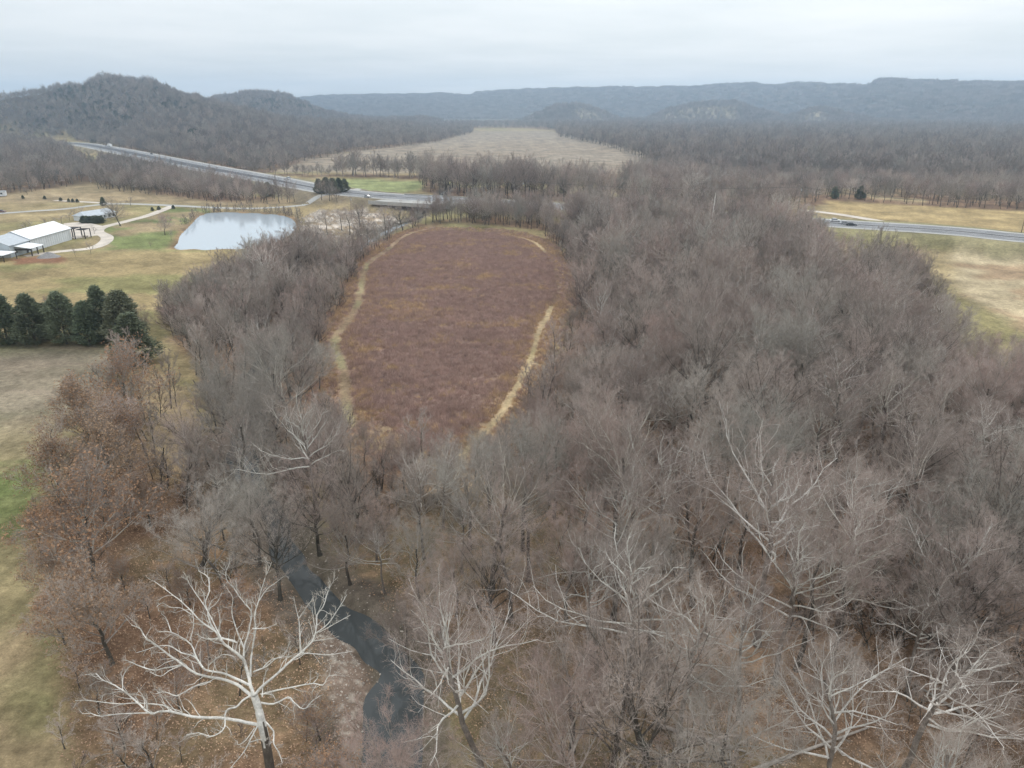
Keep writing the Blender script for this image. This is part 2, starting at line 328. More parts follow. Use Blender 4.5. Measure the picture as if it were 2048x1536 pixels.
F4 = GP([(195,378),(330,392),(430,405),(500,409),(600,407),(680,400),(690,396)]) + [T(690,384,9),T(600,376,9),T(560,371,9),T(480,360,9),T(400,344,9),T(300,327,8),T(200,311,8)]
F5 = GP([(-500,420),(0,388),(70,384),(110,376),(190,366)]) + [T(195,330,12),T(160,300,15),T(120,276,15),T(0,262,15),T(-500,268,15)]
F6a = GP([(685,354),(860,358),(860,351),(685,348)])
F6b = GP([(545,351),(685,354),(685,350),(545,347)])
F6 = GP([(850,361),(838,380),(900,396),(1080,404),(1250,414),(1260,380)]) + [T(1285,334,14),T(1240,344,16),T(1110,336,16),T(1050,310,22),(T(930,318,20)),T(850,308,20)]
F8 = [T(1120,258,15),T(1190,268,15),T(1300,292,15),T(1310,320,15)] + GP([(1300,345),(1250,380),(1250,412),(1500,424),(1640,410),(1700,402),(1800,408),(1900,415),(2048,427),(2700,471),(2900,480),(2900,250),(1760,249),(1300,246),(1100,246)])
F9 = GP([(880,247),(1120,247),(1120,262),(1060,257),(960,256),(900,262)])
F7 = GP([(500,352),(540,345),(620,322),(700,304),(800,294),(880,283),(945,266),(945,250),(800,262),(600,290),(480,330)])
F10 = GP([(150,281),(220,292),(300,308),(400,327),(500,344),(520,338),(400,312),(300,294),(150,274)])
WOODS = {'F10': F10, 'F1': F1, 'F2': F2, 'F3': F3, 'F4': F4, 'F5': F5, 'F6': F6, 'F6a': F6a, 'F6b': F6b, 'F7': F7, 'F8': F8, 'F9': F9}
def woods_mask(x, y):
    m = np.zeros(x.shape, bool)
    for p in WOODS.values(): m |= inpoly(x, y, p)
    return m & ~inpoly(x, y, RSTRIP) & ~inpoly(x, y, RSTRIP2) & ~inpoly(x, y, RFIELD)
HILLFIELD = [  # pastures on the far slopes: (layer, px from, px to, slope from, slope to)
 ('Cc', 1148, 1250, 0.1, 0.97), ('Cc', 1315, 1490, 0.12, 0.93), ('Cc', 1590, 1660, 0.1, 0.9), ('B', 1020, 1090, 0.18, 0.27), ('B', 1560, 1650, 0.80, 0.90), ('A', 755, 840, 0.45, 0.75), ('A', 0, 60, 0.0, 0.0)]
def hill_field(x, y):
    az = np.degrees(np.arctan2(x, y)); r = np.hypot(x, y); m = np.zeros(x.shape)
    for k, a, b, s0, s1 in HILLFIELD:
        s = ridge(az, r, k)[1]; a_, b_ = azel(a, 215)[0], azel(b, 215)[0]
        w = (fbm(x / 260, y / 260, 77) - .5)
        q = np.minimum(np.minimum((az - a_ + w * 1.2) / 0.3, (b_ + w * 1.2 - az) / 0.3), np.minimum((s - s0 + w * .15) / 0.05, (s1 + w * .15 - s) / 0.05))
        m = np.maximum(m, np.clip(q, 0, 1))
    return m * (r > 1000)

# ------------------------------------------------------------------ ground sheet: cells share one net of vertices, one object per kind of ground
fine = np.radians(np.linspace(-44, 44, 520)); coarse = np.radians(np.concatenate([np.arange(-180, -46, 6.0), [-46], ]))
coarse2 = np.radians(np.concatenate([[46], np.arange(52, 180, 6.0)])); AZ = np.concatenate([coarse, fine, coarse2])
rr = [1.0, 8, 16, 24, 30]
while rr[-1] < 5600:
    r_ = rr[-1]; rr.append(r_ + min(3.6 * (r_ * r_ + CAM_H ** 2) / (FPX * CAM_H), 0.028 * r_ if r_ > 500 else 9e9))
RR = np.array(rr); nA, nR = len(AZ), len(RR)
rg, ag = np.meshgrid(RR, AZ, indexing='ij'); X = (rg * np.sin(ag)).ravel(); Y = (rg * np.cos(ag)).ravel(); Z = height(X, Y)
def c3(*v): return np.array(v, float)
def lay(col, mask, c): return col * (1 - mask[:, None]) + np.asarray(c) * mask[:, None]
def soft(poly, w=1.5, amp=4.0, sc=9.0, seed=3):
    P = np.asarray(poly); x0, y0 = P.min(0) - 30; x1, y1 = P.max(0) + 30; out = np.zeros(X.shape)
    k = (X > x0) & (X < x1) & (Y > y0) & (Y < y1)
    if k.any(): out[k] = sstep(-w, w, sd(X[k], Y[k], poly) + (fbm(X[k] / sc, Y[k] / sc, seed) - .5) * amp)
    return out
def near_line(line, w, e, amp=1.0, seed=4):
    P = np.asarray(line); x0, y0 = P.min(0) - 40; x1, y1 = P.max(0) + 40; out = np.zeros(X.shape)
    k = (X > x0) & (X < x1) & (Y > y0) & (Y < y1)
    if k.any(): out[k] = 1 - sstep(w - e, w + e, dline(X[k], Y[k], line)[0] + (fbm(X[k] / 4, Y[k] / 4, seed) - .5) * amp)
    return out
n1 = fbm(X / 40, Y / 40, 1); n2 = fbm(X / 9, Y / 9, 2); n3 = fbm(X / 2.2, Y / 2.2, 6, 3)
rad = np.hypot(X, Y)
TAN, OLIVE, GREEN, BROWN, MOSS, RED, PALE = c3(.36,.28,.155), c3(.25,.235,.105), c3(.20,.245,.085), c3(.21,.135,.09), c3(.17,.15,.085), c3(.26,.14,.09), c3(.46,.38,.25)
col = np.ones((len(X), 3)) * TAN
col = lay(col, sstep(.45, .62, n1) * .6, OLIVE)
wood = woods_mask(X, Y); wd = wood.astype(float)
fl = np.ones((len(X), 3)) * BROWN; fl = lay(fl, sstep(.45, .65, n2) * .65, c3(.25,.17,.11)); fl = lay(fl, sstep(.5, .62, n1) * .55, MOSS); fl = lay(fl, sstep(.62, .75, n3) * .5, c3(.33,.22,.14))
bl = np.zeros(X.shape)
for p in WOODS.values(): bl = np.maximum(bl, soft(p, 2.5, 6))
col = col * (1 - bl[:, None]) + fl * bl[:, None]
# lower left: leaf covered bank below the oaks and the white tree
BANK = GP([(150,1900),(140,1536),(112,1300),(70,1150),(60,1050),(110,930),(170,830),(215,760),(300,740),(360,780),(340,900),(420,1050),(600,1180),(720,1290),(760,1536),(740,1900)])
m = soft(BANK, 5, 11); col = col * (1 - m[:, None]) + (fl * c3(1.08, 1.03, 1.0)) * m[:, None]
OLIVEFL = GP([(900,1320),(1250,1300),(1430,1420),(1500,1800),(880,1800)])
col = lay(col, soft(OLIVEFL, 6, 14, 12) * (.2 + .5 * sstep(.4, .65, n2)), c3(.20,.16,.095))
# meadow, bottom left and left
m = soft(MEADOW_BL, 1.5, 4); md = np.ones((len(X), 3)) * c3(.235,.25,.105)
md = lay(md, sstep(.45, .6, fbm(X / 14, Y / 8, 21)) * .8, c3(.20,.24,.085)); md = lay(md, sstep(.5, .63, fbm(X / 22, Y / 7, 22)) * .8, c3(.37,.29,.165))
g1 = np.exp(-((X - G(60, 760)[0]) / 38) ** 2 - ((Y - G(60, 760)[1]) / 26) ** 2); md = lay(md, np.clip(g1 * 1.5, 0, 1) * .88, c3(.315,.255,.195))
m2 = np.clip((68 + (n2 - .5) * 20 - Y) / 12, 0, 1); md = lay(md, m2 * .9, c3(.36,.265,.16)); 
st = 0.5 + 0.5 * np.sin(X * 2.4 + np.sin(Y * .1)); md = md * (1 + 0.10 * (st - .5) * (Y < 120) * 1.6)[:, None]
col = col * (1 - m[:, None]) + md * m[:, None]
# hay field beyond the cedars
m = soft(HAY, 3, 6); hd = np.ones((len(X), 3)) * c3(.37,.285,.15); hd = lay(hd, sstep(.48, .6, fbm(X / 60, Y / 14, 25)) * .7, c3(.25,.245,.105))
col = col * (1 - m[:, None]) + hd * m[:, None]
m = soft(LAWN_R, 2, 8, 14); hd = np.ones((len(X), 3)) * c3(.21,.235,.095); hd = lay(hd, sstep(.47, .56, fbm(X / 26, Y / 12, 26)), c3(.35,.27,.16)); col = col * (1 - m[:, None]) + hd * m[:, None]
col = lay(col, soft(TANFIELD, 3, 6) * .8, c3(.36,.275,.17)); col = lay(col, soft(GREENSTRIP, 3, 4), c3(.29,.31,.14))
m = soft(VALLEY, 12, 30, 60); hd = np.ones((len(X), 3)) * c3(.33,.27,.205); hd = lay(hd, sstep(.45, .6, fbm(X / 90, Y / 40, 27)) * .5, c3(.31,.24,.17)); col = col * (1 - m[:, None]) + hd * m[:, None]
m = soft(RFIELD, 3, 6); hd = np.ones((len(X), 3)) * c3(.43,.32,.16); hd = lay(hd, (1 - sstep(22, 34, near_line(HWY, 0, 1)) ) * 0, OLIVE); col = col * (1 - m[:, None]) + hd * m[:, None]
m = soft(RFIELD2, 4, 12, 20); hd = np.ones((len(X), 3)) * c3(.48,.39,.25); hd = lay(hd, sstep(.48, .6, fbm(X / 30, Y / 9, 28)) * .7, c3(.38,.25,.155)); hd = lay(hd, near_line(GP([(1950,585),(2048,625),(2200,660)]), 4.5, 2, 2), c3(.52,.42,.27)); col = col * (1 - m[:, None]) + hd * m[:, None]
col = lay(col, np.maximum(soft(RSTRIP, 4, 6), soft(RSTRIP2, 3, 5)), c3(.48,.38,.22))
dh = np.full(X.shape, 1e3); k = rad < 1500; dh[k] = dline(X[k], Y[k], HWY)[0]
col = lay(col, (1 - sstep(24, 34, dh + (n2 - .5) * 14)) * np.where(X > -60, .8, 0), c3(.29,.26,.14)); col = lay(col, (1 - sstep(24, 34, dh + (n2 - .5) * 14)) * np.where(X > -60, 0, .8), c3(.24,.20,.14))
GAP = GP([(300,742),(350,745),(420,830),(380,930),(330,980),(310,900),(290,800)]); col = lay(col, soft(GAP, 3, 8) * .9, c3(.40,.30,.18))
# creek-side yard with rubble, stone bank, brush field, mown tracks
col = lay(col, soft(YARD, 3, 10, 10) * .8, c3(.30,.23,.17)); col = lay(col, soft(YARD, 3, 10, 10) * sstep(.5, .56, fbm(X / 3.5, Y / 3.5, 61)), c3(.56,.49,.42))
m = soft(BRUSH, 1.5, 4); b8 = GP([(1060,480),(1105,500),(1150,540),(1140,600),(1115,660),(1060,700),(1000,600)]); m = np.maximum(m, soft(b8, 2, 6)); bd = np.ones((len(X), 3)) * c3(.27,.185,.155); bd = lay(bd, sstep(.45, .62, n2) * .5, c3(.31,.215,.165)); col = col * (1 - m[:, None]) + bd * m[:, None]
col = lay(col, near_line(TRACK_L, 6.5, 3, 3) * .85, c3(.33,.215,.15)); col = lay(col, near_line(TRACK_L, 1.1, .7, 1.8) * (.25 + .65 * sstep(.35, .6, n2)), c3(.33,.29,.165)); 
trk = np.clip(1 - sstep(215, 235, Y) + sstep(288, 292, Y), 0, 1)
col = lay(col, near_line(TRACK_R, 4.8, 1.8, 4) * (.45 + .5 * sstep(.35, .55, n2)) * trk, c3(.52,.38,.24)); col = lay(col, near_line(TRACK_R, .7, .5, .8) * .3, c3(.27,.26,.12))
dc = np.full(X.shape, 1e3); k = rad < 650; dc[k] = dline(X[k], Y[k], CREEK)[0]
col = lay(col, (1 - sstep(4.5, 7.5, dc + (n3 - .5) * 3)) * .85, c3(.17,.14,.115))
col = lay(col, soft(GRAVELBAR, 1, 3, 4), c3(.27,.20,.155)); col = lay(col, soft(GRAVELBAR, 1, 3, 4) * sstep(.55, .66, fbm(X / .7, Y / .7, 63)), c3(.47,.40,.33))
dp = np.full(X.shape, -1e3); dp[k] = sd(X[k], Y[k], POND)
col = lay(col, sstep(-4.0, -1.0, dp + (n3 - .5) * 2) * .85, c3(.30,.20,.12))
RS = GP([(20,518),(60,514),(135,516),(135,523),(90,528),(30,528)]); col = lay(col, soft(RS, 1.5, 4, 5) * .9, c3(.27,.13,.08))
hz = hill(X, Y); hf = hill_field(X, Y)
hcol = np.ones((len(X), 3)) * c3(.12,.098,.084); m = sstep(2, 6, hz); col = col * (1 - m[:, None]) + hcol * m[:, None]; col = lay(col, hf, c3(.42,.36,.25))
farflat = sstep(2200, 2600, rad) * (hf < .5); col = lay(col, farflat * .85, c3(.16,.14,.12))
col *= (1 + 0.5 * (n3 - .5) + 0.35 * (n2 - .5))[:, None]; col *= (0.78 + .2 * np.maximum(bl, 0) * (rad < 600))[:, None]
I = np.arange(nR - 1)[:, None] * nA + np.arange(nA - 1)[None, :]; Q = np.stack([I, I + 1, I + nA + 1, I + nA], -1).reshape(-1, 4)[:, ::-1]
I = np.arange(nR - 1) * nA; Qs = np.stack([I + nA - 1, I, I + nA, I + 2 * nA - 1], -1)[:, ::-1]; Q = np.concatenate([Q, Qs])
fx, fy = X[Q].mean(1), Y[Q].mean(1); fr = np.hypot(fx, fy)
reg = np.zeros(len(Q), int)
def setreg(poly, i): reg[inpoly(fx, fy, poly)] = i
NAMES = ['grassland', 'forest_floor', 'meadow', 'hay_field', 'valley_field', 'roadside_field', 'field', 'creek_bank', 'hills', 'lawn', 'green_field', 'bare_field']
reg[woods_mask(fx, fy)] = 1; setreg(BANK, 1); setreg(MEADOW_BL, 2); setreg(HAY, 3); setreg(VALLEY, 4); setreg(RFIELD, 5); setreg(BRUSH, 6); setreg(LAWN_R, 9); setreg(GREENSTRIP, 10); setreg(RFIELD2, 11)
k = fr < 650; dcf = np.full(len(fx), 1e3); dcf[k] = dline(fx[k], fy[k], CREEK)[0]; reg[dcf < 6] = 7
reg[hill(fx, fy) > 3] = 8
V = np.stack([X, Y, Z], -1); COL4 = np.concatenate([col, np.ones((len(X), 1))], 1)
for i, nm in enumerate(NAMES):
    q = Q[reg == i]
    if not len(q): continue
    u, inv = np.unique(q, return_inverse=True)
    me = mesh_np(nm, V[u], np.zeros((0, 3), int), [M['ground']], smooth=True, quads=inv.reshape(-1, 4), col=COL4[u])
    tag(link(nm, me), kind='structure')
def hz_at(x, y): return float(height(np.array([x]), np.array([y]))[0])
del hcol, fl, md, hd, bd

# ------------------------------------------------------------------ the air between
hm = bpy.data.materials.new('haze'); hm.use_nodes = True; t_ = hm.node_tree; t_.nodes.clear()
ho = N(t_, 'ShaderNodeOutputMaterial'); pv = N(t_, 'ShaderNodeVolumePrincipled'); pv.inputs['Color'].default_value = (0.62, 0.80, 1.0, 1); pv.inputs['Density'].default_value = HAZE; pv.inputs['Anisotropy'].default_value = 0.75
t_.links.new(pv.outputs[0], ho.inputs['Volume'])
hb = MB().box(-5700, 5700, -5700, 5700, -4, 225).build('haze', hm); hb['kind'] = 'stuff'

# ------------------------------------------------------------------ water
def ribbon_water(name, line, w, z, m, crossdiv=1):
    L = np.asarray(line); d = np.gradient(L, axis=0); n = np.stack([-d[:, 1], d[:, 0]], -1); n /= np.linalg.norm(n, axis=1)[:, None]
    a = L + n * w; b = L - n * w; k = len(L)
    V = np.concatenate([np.c_[a, np.full(k, z)], np.c_[b, np.full(k, z)]]); q = [(i, i + k, i + k + 1, i + 1) for i in range(k - 1)]
    return link(name, mesh_np(name, V, np.zeros((0, 3), int), [m], quads=q))
tag(ribbon_water('creek', CREEK[:-2], 7.0, WZ, M['water_creek']), kind='structure')
P = np.array(POND); c = P.mean(0); Pp = c + (P - c) * 1.03
tag(link('pond', mesh_np('pond', np.c_[np.vstack([Pp, c]), np.full(len(P) + 1, -0.45)], [(i, (i + 1) % len(P), len(P)) for i in range(len(P))], [M['water_pond']])), kind='structure')

# ------------------------------------------------------------------ roads (sheets a little above the ground, following it)
def strip(name, line, o0, o1, dz, m, parent=None, step=4.0, width_fn=None, zfn=None):
    L = np.asarray(line, float); seg = np.r_[0, np.cumsum(np.hypot(*np.diff(L, axis=0).T))]; n = max(2, int(seg[-1] / step)); s = np.linspace(0, seg[-1], n)
    P = np.c_[np.interp(s, seg, L[:, 0]), np.interp(s, seg, L[:, 1])]; d = np.gradient(P, axis=0); nn = np.stack([d[:, 1], -d[:, 0]], -1); nn /= np.linalg.norm(nn, axis=1)[:, None]
    k = width_fn(s / seg[-1]) if width_fn else np.ones(n)
    a = P + nn * (o0[0] + o0[1] * k)[:, None]; b = P + nn * (o1[0] + o1[1] * k)[:, None]
    za = zfn(a) if zfn else height(a[:, 0], a[:, 1], False); zb = zfn(b) if zfn else height(b[:, 0], b[:, 1], False)
    V = np.concatenate([np.c_[a, za + dz], np.c_[b, zb + dz]]); q = [(i, i + 1, i + n + 1, i + n) for i in range(n - 1)]
    return link(name, mesh_np(name, V, np.zeros((0, 3), int), [m], quads=[t[::-1] for t in q]), parent)
hz_flat = lambda P: np.full(len(P), HZ)
HL = np.arange(len(HWY)); mid = lambda t: 1.5 + 5.0 * sstep(.28, .5, t)      # half the median, wider to the left
def carriage(side, nm):
    rd = strip(nm, HWY, (side * 0.0, side * 1.0), (side * 9.0, side * 1.0), 0.10, M['asphalt'], width_fn=mid, zfn=hz_flat)
    tag(rd, kind='structure')
    for nm2, a, b, mm, dz in (('shoulder', 9.0, 12.0, M['concrete'], 0.095), ('road_line', 0.5, 0.72, M['line_white'], 0.125), ('road_line', 8.3, 8.52, M['line_white'], 0.125)):
        tag(strip(nm2, HWY, (side * a, side), (side * b, side), dz, mm, rd, width_fn=mid, zfn=hz_flat))
    # dashes between the lanes
    L = HWY; seg = np.r_[0, np.cumsum(np.hypot(*np.diff(L, axis=0).T))]; V = []; q = []
    for s0 in np.arange(0, seg[-1] - 5, 12.0):
        ww = mid(np.array([s0 / seg[-1]]))[0] + 4.45
        p0 = np.array([np.interp(s0, seg, L[:, 0]), np.interp(s0, seg, L[:, 1])]); p1 = np.array([np.interp(s0 + 3.5, seg, L[:, 0]), np.interp(s0 + 3.5, seg, L[:, 1])]); d = (p1 - p0) / np.linalg.norm(p1 - p0); n = np.array([d[1], -d[0]]) * side
        for p in (p0 + n * ww, p1 + n * ww, p1 + n * (ww + .2), p0 + n * (ww + .2)): V.append((p[0], p[1], HZ + .13))
        k = len(V); q.append((k - 4, k - 3, k - 2, k - 1))
    tag(link('lane_dashes', mesh_np('lane_dashes', V, np.zeros((0, 3), int), [M['line_white']], quads=q), rd), kind='stuff')
    return rd
carriage(1, 'highway'); carriage(-1, 'highway')
md_ = strip('median', HWY, (0, -1.0), (0, 1.0), 0.085, M['asphalt_dark'], width_fn=mid, zfn=hz_flat); tag(md_, kind='structure')
tag(strip('road', FRONT, (-3.0, 0), (3.0, 0), 0.06, M['concrete']), kind='structure'); tag(strip('lane', LANE2, (-2.2, 0), (2.2, 0), 0.06, M['gravel']), kind='structure')
tag(strip('driveway', DRIVE, (-2.6, 0), (2.6, 0), 0.065, M['gravel'], step=2.0), kind='structure'); tag(strip('side_road', SIDE, (-3.2, 0), (3.2, 0), 0.06, M['gravel']), kind='structure')
P = np.array(BARN_PLAZA); c = P.mean(0)
tag(link('forecourt', mesh_np('forecourt', np.c_[np.vstack([P, c]), np.full(len(P) + 1, 0.07)], [(i, (i + 1) % len(P), len(P)) for i in range(len(P))], [M['gravel']])), kind='structure')

# ------------------------------------------------------------------ trees
def unit(v): return v / np.maximum(np.linalg.norm(v, axis=-1, keepdims=True), 1e-9)
def tubes(P, Rd, S):                         # P (n,k,3), Rd (n,k): closed-looking tubes, S sides
    n, k, _ = P.shape
    d = unit(np.gradient(P, axis=1)); ref = np.where(np.abs(d[..., 2:3]) > 0.9, np.array([1., 0.2, 0]), np.array([0, 0.2, 1.]))
    a = unit(np.cross(d, ref)); b = np.cross(d, a); th = np.arange(S) * 2 * np.pi / S
    V = P[:, :, None, :] + Rd[:, :, None, None] * (a[:, :, None, :] * np.cos(th)[:, None] + b[:, :, None, :] * np.sin(th)[:, None])
    base = (np.arange(n)[:, None, None] * k + np.arange(k - 1)[None, :, None]) * S; j = np.arange(S)[None, None, :]; j2 = (j + 1) % S
    A, B, D, E = base + j, base + j2, base + S + j2, base + S + j
    T = np.concatenate([np.stack([A, B, D], -1).reshape(-1, 3), np.stack([A, D, E], -1).reshape(-1, 3)])
    return V.reshape(-1, 3), T
def spikes(P, D, L, W, g):                   # thin tapering twigs, three sides each, bent once
    n = len(P); d = unit(D); ref = np.where(np.abs(d[:, 2:3]) > 0.9, np.array([1., 0.2, 0]), np.array([0, 0.2, 1.])); a = unit(np.cross(d, ref)); b = np.cross(d, a)
    th = g.random(n)[:, None] * 6.28 + np.arange(3) * 2.0944
    ring = P[:, None] + W[:, None, None] * (a[:, None] * np.cos(th)[..., None] + b[:, None] * np.sin(th)[..., None]); tip = (P + d * L[:, None])[:, None]
    V = np.concatenate([ring, tip], 1); o = np.arange(n)[:, None] * 4
    T = np.concatenate([o + np.array([0, 1, 3]), o + np.array([1, 2, 3]), o + np.array([2, 0, 3])])
    return V.reshape(-1, 3), T
def grow(P, Rd, nc, t0, t1, ang, lf, k, g, up=0.15, wob=0.12, rf=0.55, lshape=0.45, droop=0.0):
    """children of every stem: nc each, starting between t0 and t1 of its length"""
    n, K, _ = P.shape; t = t0 + (t1 - t0) * (np.arange(nc) + g.random((n, nc))) / nc; u = t * (K - 1); i = np.minimum(u.astype(int), K - 2); f = (u - i)[..., None]
    r = np.arange(n)[:, None]; S = P[r, i] * (1 - f) + P[r, i + 1] * f; dr = unit(P[r, i + 1] - P[r, i]); rad_ = Rd[r, i] * (1 - f[..., 0]) + Rd[r, i + 1] * f[..., 0]
    plen = np.linalg.norm(np.diff(P, axis=1), axis=-1).sum(1)[:, None]
    ref = unit(g.normal(size=S.shape)); side = unit(np.cross(dr, ref)); a = np.radians(ang[0] + (ang[1] - ang[0]) * g.random((n, nc)))[..., None]
    D = unit(dr * np.cos(a) + side * np.sin(a) + np.array([0, 0, up])); L = plen * lf * (1 - lshape * t) * (0.7 + 0.6 * g.random((n, nc)))
    S = S.reshape(-1, 3); D = D.reshape(-1, 3); L = L.ravel(); m = len(S); pts = [S]; cur = D
    for q in range(1, k):
        cur = unit(cur + g.normal(size=(m, 3)) * wob + np.array([0, 0, up * 0.5 - droop])); pts.append(pts[-1] + cur * (L / (k - 1))[:, None])
    r0 = np.minimum(rad_.ravel() * rf, 1e9); rr_ = r0[:, None] * (1 - np.linspace(0, 1, k) * 0.75)
    return np.stack(pts, 1), rr_
def cat(parts):
    V, T, o = [], [], 0
    for v, t in parts: V.append(v); T.append(t + o); o += len(v)
    return np.concatenate(V), np.concatenate(T)
def tree_geo(seed, H=20, form='upright', nl=16, nb=9, nt_=7, ns=7, nss=0, trunk_r=0.3, tw=0.013, tf=1.0, lean=(0, 0), crown0=0.35, spread=0.36, wig=0.12, limb_r=0.42, twl=1.0):
    g = np.random.default_rng(seed); K = 9; z = np.linspace(0, 1, K)
    tf = (.62 if form == 'dome' else .72) if form in ('dome', 'spread') and tf == 1.0 else tf; Pt = np.zeros((1, K, 3))
    Pt[0, :, 2] = z * H * 0.93 * tf - 0.3; w = np.cumsum(g.normal(size=(K, 2)) * 0.018 * H, 0) * z[:, None]; Pt[0, :, :2] = w + np.array(lean) * H * z[:, None] ** 1.3
    Rt = (trunk_r * (1 - z * (0.88 if tf == 1.0 else .62)) + 0.02 + trunk_r * 0.5 * np.exp(-z * 40))[None]
    t = crown0 + (0.97 - crown0) * (np.arange(nl) + g.random(nl) * .8) / nl; az = np.arange(nl) * 2.4 + g.random(nl) * 0.9; u = t * (K - 1); i = np.minimum(u.astype(int), K - 2); f = (u - i)[:, None]
    S = Pt[0, i] * (1 - f) + Pt[0, i + 1] * f; rel = (t - crown0) / (1 - crown0)
    if form == 'dome': inc = np.radians(np.clip(74 - 60 * rel + g.normal(size=nl) * 7, 4, 85)); L = H * (spread * (1 - rel) + (1 - .93 * tf) * 1.08 * rel) * (0.82 + .36 * g.random(nl))
    elif form == 'upright': inc = np.radians(58 - 38 * rel); L = H * spread * (1.0 - 0.55 * rel) * (0.75 + .5 * g.random(nl))
    elif form == 'round': inc = np.radians(72 - 55 * rel); L = H * spread * (1.05 - 0.5 * rel) * (0.8 + .4 * g.random(nl)) 
    else: inc = np.radians(78 - 50 * rel + g.normal(size=nl) * 10); L = H * spread * (1.25 - 0.75 * rel) * (0.6 + .7 * g.random(nl))
    D = np.stack([np.cos(az) * np.sin(inc), np.sin(az) * np.sin(inc), np.cos(inc)], -1); k = 7; pts = [S]; cur = D
    for q in range(1, k): cur = unit(cur + g.normal(size=(nl, 3)) * wig + np.array([0, 0, 0.10])); pts.append(pts[-1] + cur * (L / (k - 1))[:, None])
    P1 = np.stack(pts, 1); ra = (Rt[0, i] * limb_r + 0.01)[:, None] * (1 - np.linspace(0, 1, k) * 0.8)
    P2, R2 = grow(P1, ra, nb, 0.2, 1.0, (25, 60), 0.5, 5, g, up=.22, wob=wig)
    P3, R3 = grow(P2, R2, nt_, 0.15, 1.0, (25, 60), 0.5, 4, g, up=.15, wob=wig * 1.1)
    R2 = np.maximum(R2, tw * 1.3); R3 = np.maximum(R3, tw * 0.9)
    trunk = tubes(Pt, Rt, 10); br = [tubes(P1, ra, 5), tubes(P2, R2, 4)]; tg = [tubes(P3, R3, 3)]
    P4, R4 = grow(P3, R3, ns, 0.1, 1.0, (20, 65), 0.75, 2 if not nss else 3, g, up=.12)
    tg.append(spikes(P4[:, 0], P4[:, -1] - P4[:, 0], np.linalg.norm(P4[:, -1] - P4[:, 0], axis=1) * twl + .15, np.full(len(P4), tw), g))
    if nss:
        P5, R5 = grow(P4, R4, nss, 0.2, 1.0, (20, 60), 0.7, 2, g, up=.1)
        tg.append(spikes(P5[:, 0], P5[:, -1] - P5[:, 0], np.linalg.norm(P5[:, -1] - P5[:, 0], axis=1) * twl + .12, np.full(len(P5), tw * .85), g))
    return trunk, cat(br), cat(tg), P3
def leaves_geo(P3, n, g, size=0.16, spread=0.55):
    q = P3[g.integers(0, len(P3), n), g.integers(1, P3.shape[1], n)] + g.normal(size=(n, 3)) * spread
    a = unit(g.normal(size=(n, 3))); b = unit(np.cross(a, g.normal(size=(n, 3)))); s = size * (0.6 + .8 * g.random(n))[:, None]; c = unit(np.cross(a, b)) * s * .3
    V = np.stack([q - a * s, q + b * s * .55 + c, q + a * s, q - b * s * .55 + c], 1).reshape(-1, 3); o = np.arange(n)[:, None] * 4
    return V, np.concatenate([o + np.array([0, 1, 2]), o + np.array([0, 2, 3])])
def cedar_geo(seed, H=9, Rm=2.6, nwh=420, per=34, size=0.34):
    g = np.random.default_rng(seed); K = 6; z = np.linspace(0, 1, K); Pt = np.zeros((1, K, 3)); Pt[0, :, 2] = z * H * .96 - .2
    Rt = (0.17 * (1 - z * .9) + .02)[None]; t = g.random(nwh) ** 0.85; az = g.random(nwh) * 6.28
    rmax = Rm * np.minimum((1.03 - t) ** .7 * 1.25, 0.8 + .2 * np.sin(t * 9)) * (0.72 + 0.4 * vn(az * 1.2, t * 5, seed) + .15 * g.random(nwh)) * np.minimum(1, .55 + t * 4)
    zz = 0.25 + t * (H - .3); S = np.stack([0 * az, 0 * az, zz * .97], -1); E = np.stack([np.cos(az) * rmax, np.sin(az) * rmax, zz + rmax * .22 - .1], -1)
    P1 = np.stack([S, S * .5 + E * .5 + np.array([0, 0, -.08]), E], 1); R1 = np.full((nwh, 3), .03) * np.array([1, .6, .3])
    br = tubes(P1[::3], R1[::3], 3)
    f = 0.35 + .7 * g.random((nwh, per)) ** .7; q = S[:, None] * (1 - f[..., None]) + E[:, None] * f[..., None] + g.normal(size=(nwh, per, 3)) * .16
    q = q.reshape(-1, 3); n = len(q); out = unit(np.c_[q[:, :2], np.full(n, .4)] + g.normal(size=(n, 3)) * .55); b = unit(np.cross(out, g.normal(size=(n, 3)))); s = size * (.5 + .8 * g.random(n))[:, None]
    V = np.stack([q - b * s * .28, q + b * s * .28, q + out * s], 1).reshape(-1, 3); return tubes(Pt, Rt, 8), br, (V, np.arange(n * 3).reshape(-1, 3))
def make_mesh(nm, geo, m): return mesh_np(nm, geo[0], geo[1], [m])

class Kind: pass
KIND = {}
def def_kind(nm, geo, mats, leaves=None):
    k = Kind(); k.name = nm; k.parts = [('trunk', make_mesh('trunk', geo[0], mats[0])), ('branches', make_mesh('branches', geo[1], mats[1])), ('twigs', make_mesh('twigs', geo[2], mats[2]))]
    if leaves is not None: k.parts.append(('leaves', make_mesh('leaves', leaves, M['leaf_russet'])))
    KIND[nm] = k; return k
def new_tree(kind, name, x, y, s, rz, label, cat, group, sz=1.0, lean=(0, 0), z=None):
    e = bpy.data.objects.new(name, None); e.empty_display_size = 0.5; C.objects.link(e)
    e.location = (x, y, hz_at(x, y) if z is None else z); e.rotation_euler = (lean[0], lean[1], rz); e.scale = (s, s, s * sz); tag(e, label, cat, group)
    for pn, me in KIND[kind].parts:
        o = bpy.data.objects.new(pn, me); C.objects.link(o); o.parent = e
        if pn in ('branches', 'twigs', 'leaves', 'sprays', 'foliage'): o['kind'] = 'stuff'
    return e
B_, L_, P_ = M['bark'], M['limb'], M['pale']
def_kind('tallA', tree_geo(11, 22, 'dome', 16, 8, 6, 6, 2, .34, .008, crown0=.55, spread=.34, tf=.72)[:3], (B_, L_, M['twig']))
